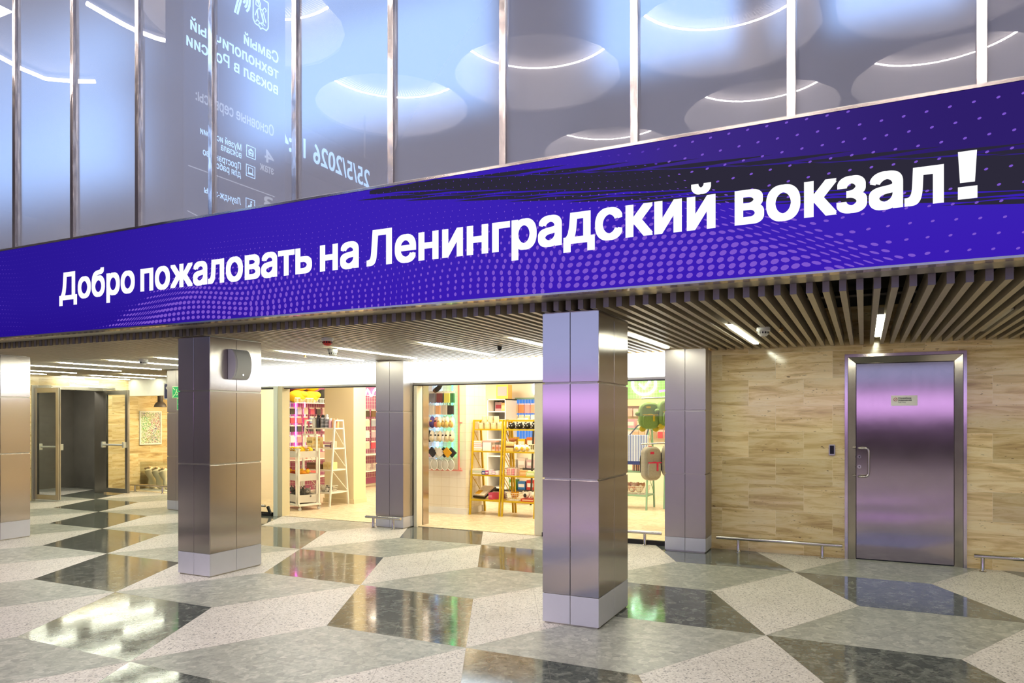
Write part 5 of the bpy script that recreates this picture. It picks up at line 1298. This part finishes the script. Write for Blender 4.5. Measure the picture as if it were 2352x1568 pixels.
for i in range(4):
    good('plush_cat', catball(), [P('#1d1a18'), mat('cat_white', '#f0ece0', 0.6)], (-5.155 + 0.137 * i, 10.64, sz(0)), '%s black round plush cat from the left, top of the right yellow shelf' % ORD[i], 'plush toy', 'black plush cats on the right yellow shelf', True)
for i, c_ in enumerate(('#e6c06a', '#ecd08a', '#7a4a20', '#e8c878', '#f0dca4')):
    box_good('gift_box', 0.13, 0.12, 0.03, c_, (-5.15, 10.60, sz(1) + 0.031 * i), 'flat gift box, %s from the bottom, second level of the right yellow shelf' % ORD[i], 'box', 'gift boxes on the right yellow shelf')
good('brown_pouch', MB().ball((0, 0, 0.03), (0.07, 0.05, 0.032), 0), P('#9a5a30'), (-5.12, 10.60, sz(1) + 0.156), 'brown pouch lying on the stacked gift boxes', 'pouch', None, True)
for i in range(3):
    good('plush_toy', plush_pup(), [P('#f6eed8'), P('#e8b838')], (-5.02 + 0.095 * i, 10.58, sz(1)), '%s white plush toy from the left, second level of the right yellow shelf' % ORD[i], 'plush toy', 'white plush toys on the right yellow shelf', True)
cr = thing('egg_crate', 'cream crate of small figures, right end of the right yellow shelf', 'crate', (-4.745, 10.60, sz(1)))
b = MB(); b.box(-0.075, 0.075, -0.06, 0.06, 0, 0.04)
for k in range(5): b.box(-0.072 + 0.034 * k, -0.064 + 0.034 * k, -0.06, 0.06, 0.04, 0.11)
b.box(-0.075, 0.075, -0.06, 0.06, 0.11, 0.12); b.build('body', mat('crate_cream', '#eedfb0', 0.6), cr)
wire_basket(0.24, 0.22, 0.12, (-5.11, 10.60, sz(2)), 'wire basket of pink packs on the right yellow shelf', WSH)
for i in range(4):
    box_good('pink_pack', 0.04, 0.12, 0.10, ('#e88a90', '#f0b0a8', '#e07080', '#f0c0b8')[i], (-5.18 + 0.047 * i, 10.60, sz(2) + 0.006), '%s pink pack in the upper wire basket, right yellow shelf' % ORD[i], 'pack', 'pink packs in the wire basket')
box_good('orange_pack', 0.12, 0.13, 0.085, '#e0a860', (-4.91, 10.57, sz(2)), 'orange pack between basket and green box, right yellow shelf', 'pack', None, 0.3, '#ecc890')
box_good('green_box', 0.15, 0.13, 0.075, '#cfdc8a', (-4.75, 10.54, sz(2)), 'pale green picture box, right end of the right yellow shelf', 'box', None, 0, '#f2efc8')
wire_basket(0.25, 0.24, 0.12, (-5.09, 10.62, sz(3)), 'wire basket with an orange plush on the lowest right yellow shelf', WSH)
good('plush_toy', plush_pup(), [P('#e2a028'), P('#c87818')], (-5.08, 10.60, sz(3) + 0.03), 'orange plush toy in the lowest wire basket', 'plush toy', None, True)
o = bpy.data.objects['plush_toy']
box_good('red_tray', 0.24, 0.2, 0.045, '#c8442e', (-4.81, 10.60, sz(3)), 'flat red box on the lowest right yellow shelf', 'box', None, 0, '#f0d0b0')
good('plush_toy', plush_pup(), [P('#efe6d0'), P('#3a342e')], (-4.87, 10.58, sz(3) + 0.046), 'spotted white plush toy lying on the flat red box, left', 'plush toy', None, True)
good('plush_toy', plush_pup(), [P('#f2ead8'), P('#e0d2b4')], (-4.74, 10.58, sz(3) + 0.046), 'cream plush toy lying on the flat red box, right', 'plush toy', None, True)
box_good('red_carton', 0.13, 0.08, 0.15, '#a83c38', (-4.74, 10.76, sz(3)), 'upright dark red carton behind the flat red box', 'carton', None, 0, '#d8b0a0')

# ---- back of the middle shop
cb = thing('wall_cabinet', 'white open cabinet at the back of the middle shop', 'cabinet', (-7.25, 13.8, FS))
b = MB()
b.box(-0.02, 0.0, 0, 0.55, 0, 1.98); b.box(0.40, 0.42, 0, 0.55, 0, 1.98); b.box(-0.02, 0.42, 0, 0.55, 1.96, 1.98); b.box(0, 0.40, 0.53, 0.55, 0, 1.96); b.build('body', WHITE, cb)
for z in (1.70, 1.42, 1.1, 0.75, 0.4, 0.08): MB().box(0.0, 0.40, 0.0, 0.53, z, z + 0.02).build('shelf_board', WHITE, cb)
t = thing('gift_house', 'yellow house shaped gift box on the white cabinet', 'gift box', (-7.0, 14.05, 1.99 + FS)); MB().box(-0.13, 0.15, -0.1, 0.1, 0, 0.30).build('body', mat('gift_yellow', '#e8bc48', 0.5), t); MB().box(-0.10, 0.12, -0.104, -0.1, 0.06, 0.26).build('window', mat('gift_window', '#c8a0a0', 0.3), t)
box_good('photo_print', 0.17, 0.03, 0.20, '#c8a8a8', (-7.12, 14.05, 1.73), 'framed picture on the top shelf of the white cabinet', 'picture', None, 0, '#b04050')
box_good('orange_carton', 0.13, 0.12, 0.18, '#e8b070', (-6.94, 14.0, 1.73), 'orange carton beside the framed picture', 'carton', None, 0, '#f0c890')
for i in range(2): box_good('pale_carton', 0.14, 0.12, 0.11, '#f0e8d0', (-7.12 + 0.16 * i, 14.0, 1.45), '%s pale carton on the second cabinet shelf' % ('left' if i == 0 else 'right'), 'carton', 'pale cartons in the cabinet')
bg = thing('back_grid', 'blue lit hanging grid at the back of the middle shop', 'display grid', (-6.35, 14.46, FS))
MB().box(-0.55, 0.75, 0, 0.02, 0.9, 1.98).build('back_panel', emis('blue_panel_glow', '#5f9cf2', 0.9), bg); MB().box(-0.57, 0.77, -0.03, 0.02, 1.98, 2.02).build('top_rail', mat('green_grey_rail', '#7fa08c', 0.5), bg)
b = MB()
for k in range(19): b.box(-0.54 + 0.07 * k, -0.536 + 0.07 * k, -0.012, -0.008, 0.9, 1.98)
b.build('grid', WSH, bg)
for i, c_ in enumerate(('#e8c8a0', '#d88a58', '#e89a98', '#e8a080', '#2a3a90', '#e0a890', '#f0c878', '#e8b0a0')):
    b, ms = hang_pack(0.13, 0.21, c_, '#d8c8e0', d=0.04); good('hanging_pack', b, ms, (-6.86 + 0.145 * i, 14.34, 1.90), '%s snack pack from the left, upper row on the blue lit grid' % ORD[i], 'pack', 'upper packs on the blue lit grid')
for i, c_ in enumerate(('#eedcb0', '#f0e0b8', '#e8d090', '#f4eee8', '#f0dcc0', '#f2e0c8', '#f0dcc0', '#f2e4d0')):
    b, ms = hang_pack(0.12, 0.16, c_, '#f4ecd8', d=0.04); good('hanging_pack', b, ms, (-6.86 + 0.145 * i, 14.34, 1.655), '%s pale pack from the left, lower row on the blue lit grid' % ORD[i], 'pack', 'lower packs on the blue lit grid')
t = thing('neon_tube', 'white glowing strip high on the right back wall of the middle shop', 'neon light', (-6.42, 14.47, 2.1)); MB().box(-0.05, 0.05, -0.03, 0, 0, 0.5).build('tube', emis('white_strip', '#f0ecff', 7), t); MB().box(-0.06, 0.06, -0.02, 0.02, -0.03, 0).build('cap', WSH, t)
# goods on the black shelf behind
for lv in range(4):
    for i in range(3):
        c_ = (('#e8e2d8', '#f0ece4', '#e4d8cc'), ('#e2a818', '#e8c22c', '#dc7828'), ('#c8c0b0', '#e0d0c0', '#d8b8b8'), ('#58a048', '#3878b8', '#c84038'))[lv][i]
        box_good('boxed_toy', 0.15, 0.14, 0.15 + 0.03 * ((i + lv) % 2), c_, (-5.90 + 0.18 * i, 12.28, sz(lv)), '%s boxed toy from the left on the black shelf, level %s from the top' % (ORD[i], ORD[lv]), 'boxed toy', 'boxed toys on the black shelf', 0, '#f4efe4')

# ---- right bay: neon grid, backpacks, striped bag
ng = thing('neon_grid', 'green lit wire grid high on the back wall, right bay', 'display grid', (-4.0, 14.47, 1.98))
MB().box(-0.6, 0.75, 0, 0.015, 0, 0.60).build('back_panel', mat('green_glow_panel', '#9ed87a', 0.6, emit='#6fe86a', estr=0.55), ng)
b = MB()
for k in range(22): b.box(-0.6 + 0.06 * k, -0.597 + 0.06 * k, -0.012, -0.008, 0, 0.6)
for k in range(10): b.box(-0.6, 0.75, -0.008, -0.005, 0.06 * k, 0.06 * k + 0.003)
b.build('grid', WSH, ng)
MB().tube([(-0.02 + 0.24 * math.cos(2 * PI * k / 28), -0.03, 0.30 + 0.22 * math.sin(2 * PI * k / 28)) for k in range(29)], 0.022, n=8).tube([(-0.12, -0.03, 0.30), (-0.02, -0.03, 0.20), (0.1, -0.03, 0.36)], 0.02, n=8).build('neon_loop', emis('neon_green_white', '#d8ffe6', 9), ng, True)
struct('trim_67', MB().box(-4.7, -1.8, 14.30, 14.5, 1.83, 1.96), mat('ledge_cream', '#f0d8a0', 0.6), 'cream ledge under the green lit grid', 'trim')
for z, rn in ((1.78, 'top'), (1.56, 'middle'), (1.34, 'bottom')):
    for i in range(9):
        c_ = ('#c8707a', '#e0b090', '#a86858', '#e8c8b0', '#d07888', '#b09070', '#e0d0d8', '#c85058', '#d8a888')[(i * 2 + int(z * 10)) % 9]
        b, ms = hang_pack(0.10, 0.16, c_, '#e8c8b8', d=0.03); good('hanging_pack', b, ms, (-4.42 + 0.125 * i, 14.38, z), '%s small pack from the left, %s row under the cream ledge' % (ORD[i], rn), 'pack', 'small packs under the cream ledge')
def backpack(loc, cols, lab, rz, h=0.40, w_=0.30, tail=True):
    t = thing('backpack', lab, 'backpack', loc, rz, 'backpacks hanging in the right bay')
    M0 = P(cols[0], 0.8); M1 = P(cols[1], 0.8); M2 = P(cols[2], 0.8)
    Mr = Matrix.Rotation(PI / 2, 4, 'X')
    b = MB(); b.rbox(-w_ / 2, w_ / 2, -h, -h * 0.03, -0.075, 0.08, w_ * 0.38, 0, Mr, 6); b.build('body', M0, t, True, 0.03)
    b = MB(); b.rbox(-w_ * 0.38, w_ * 0.38, -h * 0.93, -h * 0.47, 0.07, 0.115, w_ * 0.2, 0, Mr, 5); pk = b.build('pocket', M0, t, True, 0.012)
    b = MB(); b.tube([(w_ * 0.38 * math.cos(a), -0.104 + 0.02 * abs(math.cos(a)), -h * 0.68 + h * 0.22 * math.sin(a)) for a in [0.25 + 0.22 * k for k in range(13)]], 0.005, n=6); b.build('zip', M1, pk)
    b = MB(); b.box(-w_ * 0.40, w_ * 0.40, -0.122, -0.113, -h * 0.50, -h * 0.465); b.box(w_ * 0.1, w_ * 0.2, -0.124, -0.114, -h * 0.72, -h * 0.50); b.box(-w_ * 0.2, w_ * 0.02, -0.084, -0.076, -h * 0.24, -h * 0.17); b.build('trim_band', M1, t)
    b = MB(); b.tube([(-0.03, 0.03, -h * 0.08), (-0.025, 0.02, -0.01), (0.025, 0.02, -0.01), (0.03, 0.03, -h * 0.08)], 0.008, n=8); b.build('carry_loop', M1, t)
    for s_ in (-1, 1):
        MB().tube([(s_ * w_ * 0.28, 0.075, -h * 0.1), (s_ * w_ * 0.34, 0.13, -h * 0.4), (s_ * w_ * 0.34, 0.12, -h * 0.75), (s_ * w_ * 0.3, 0.07, -h * 0.92)], 0.016, n=8).build('strap', M2, t, True)
    if tail:
        for s_ in (-1, 1): MB().ball((s_ * w_ * 0.33, -0.01, -h * 1.0), (0.05, 0.03, 0.045), 0, 12, 8).build('foot', M1, t, True)
        MB().ball((-w_ * 0.56, -0.02, -h * 0.45), (0.045, 0.03, 0.035), 0, 12, 8).build('arm', M0, t, True)
    return t
backpack((-2.86, 10.55, 1.83), ('#7d9a50', '#c8b430', '#6b8644'), 'green creature shaped backpack, nearer the striped bag', 0.5)
backpack((-2.60, 10.60, 1.87), ('#7d9a50', '#c8b430', '#6b8644'), 'green creature shaped backpack beside the corner column', 0.7)
backpack((-2.78, 10.35, 1.19), ('#a8a090', '#d02850', '#262424'), 'grey backpack with red trim, nearer the striped bag', 0.8, 0.50, 0.27, False)
backpack((-2.50, 10.45, 1.23), ('#a8a090', '#d02850', '#262424'), 'grey backpack with red trim beside the corner column', 0.9, 0.50, 0.27, False)
gr = thing('garment_rack', 'steel hanging rack carrying the backpacks in the right bay', 'rack', (-2.55, 10.55, FS))
MB().cyl((-0.42, 0, 1.87), (0.35, 0.1, 1.90), 0.011, 0, 10).build('upper_rod', TUBE, gr, True); MB().cyl((-0.38, -0.18, 1.20), (0.35, -0.05, 1.24), 0.011, 0, 10).build('lower_rod', TUBE, gr, True)
MB().box(0.33, 0.37, -0.25, 0.3, 0.0, 0.03).box(0.335, 0.365, 0.06, 0.09, 0.03, 2.0).box(0.335, 0.365, -0.08, -0.05, 0.03, 1.4).build('post', TUBE, gr)
t = thing('neon_tube', 'violet glowing tube slanting above the green backpacks', 'neon light', (-2.6, 11.2, 2.0)); MB().cyl((-0.25, -0.1, 0.0), (0.5, 0.3, 0.12), 0.014, 0, 10).build('tube', emis('neon_violet', '#b878ff', 4), t, True); MB().cyl((0, 0.03, 0.05), (0, 0.03, 0.8), 0.004, 0, 6).build('hanger', ALU, t)
def stripe_mat():
    q = NT('blue_stripe_cloth'); g = q.n('TexCoord'); sp = q.n('SeparateXYZ'); q.l(g.outputs['Object'], sp.inputs[0])
    w0 = q.math('FRACT', q.math('MULTIPLY', sp.outputs[0], 36.0)); f = q.math('LESS_THAN', w0, 0.45)
    q.l(q.mix(f, lin('#dfe3ec'), lin('#4a65a4')), q.b.inputs['Base Color']); q.b.inputs['Roughness'].default_value = 0.85; return q.m
sb = thing('tote_bag', 'blue and white striped bag hanging before the mint shelf', 'bag', (-3.46, 12.02, 1.30))
b = MB(); b.rbox(-0.19, 0.19, -0.05, 0.05, -0.48, 0.0, 0.04); b.build('body', stripe_mat(), sb, bevel=0.01)
MB().box(-0.192, 0.192, -0.052, 0.052, -0.50, -0.44).build('hem', P('#34427a'), sb)
MB().tube([(0.15, 0.0, -0.02), (0.19, 0.0, 0.10), (0.20, 0.03, 0.22)], 0.012, n=8).tube([(-0.15, 0.0, -0.02), (0.0, 0.02, 0.16), (0.20, 0.03, 0.22)], 0.012, n=8).build('strap', P('#5a6070'), sb, True)
# mint shelves
for lv in range(2):
    for i in range(3): box_good('craft_box', 0.17, 0.14, 0.13 + 0.03 * (i % 2), ('#e8b898', '#d8a0a8', '#e8d0b0', '#c88a70', '#e0c0a0', '#d8b0b8')[i + lv * 3], (-3.92 + 0.22 * i, 12.46, sz(lv)), '%s craft box from the left, %s level of the left mint shelf' % (ORD[i], ORD[lv]), 'box', 'craft boxes on the mint shelf', 0, '#f0e0d0')
for i in range(6): box_good('picture_book', 0.026, 0.13, 0.16, ('#d8a088', '#e8c0a0', '#c88868', '#e0b898', '#d09078', '#e8ccb0')[i], (-3.64 + 0.04 * i, 12.44, sz(2)), '%s upright book from the left, third level of the left mint shelf' % ORD[i], 'book', 'books on the mint shelf')
wire_basket(0.46, 0.30, 0.14, (-3.62, 12.45, sz(3)), 'wire basket of small plush toys on the lowest mint shelf', WSH)
for i, c_ in enumerate(('#e0b890', '#d89878', '#e8c8a8', '#d8a890', '#e0b0a0', '#c89068')):
    good('plush_toy', plush_pup(), [P(c_), P('#f0dcc0')], (-3.78 + 0.125 * (i % 3), 12.38 + 0.13 * (i // 3), sz(3) + 0.03 + 0.05 * (i // 3)), '%s small plush toy in the mint shelf basket' % ORD[i], 'plush toy', 'plush toys in the mint shelf basket', True)
for lv in range(3):
    for i in range(2): box_good('craft_box', 0.2, 0.16, 0.17, ('#e89898', '#f0c890', '#d8c0a0', '#c8d890', '#e8b0a0', '#f0d8b8')[i + 2 * lv], (-2.98 + 0.26 * i, 12.82, sz(lv)), '%s craft box on the right mint shelf, level %s from the top' % (('left', 'right')[i], ORD[lv]), 'box', 'craft boxes on the right mint shelf', 0, '#f4e8d8')
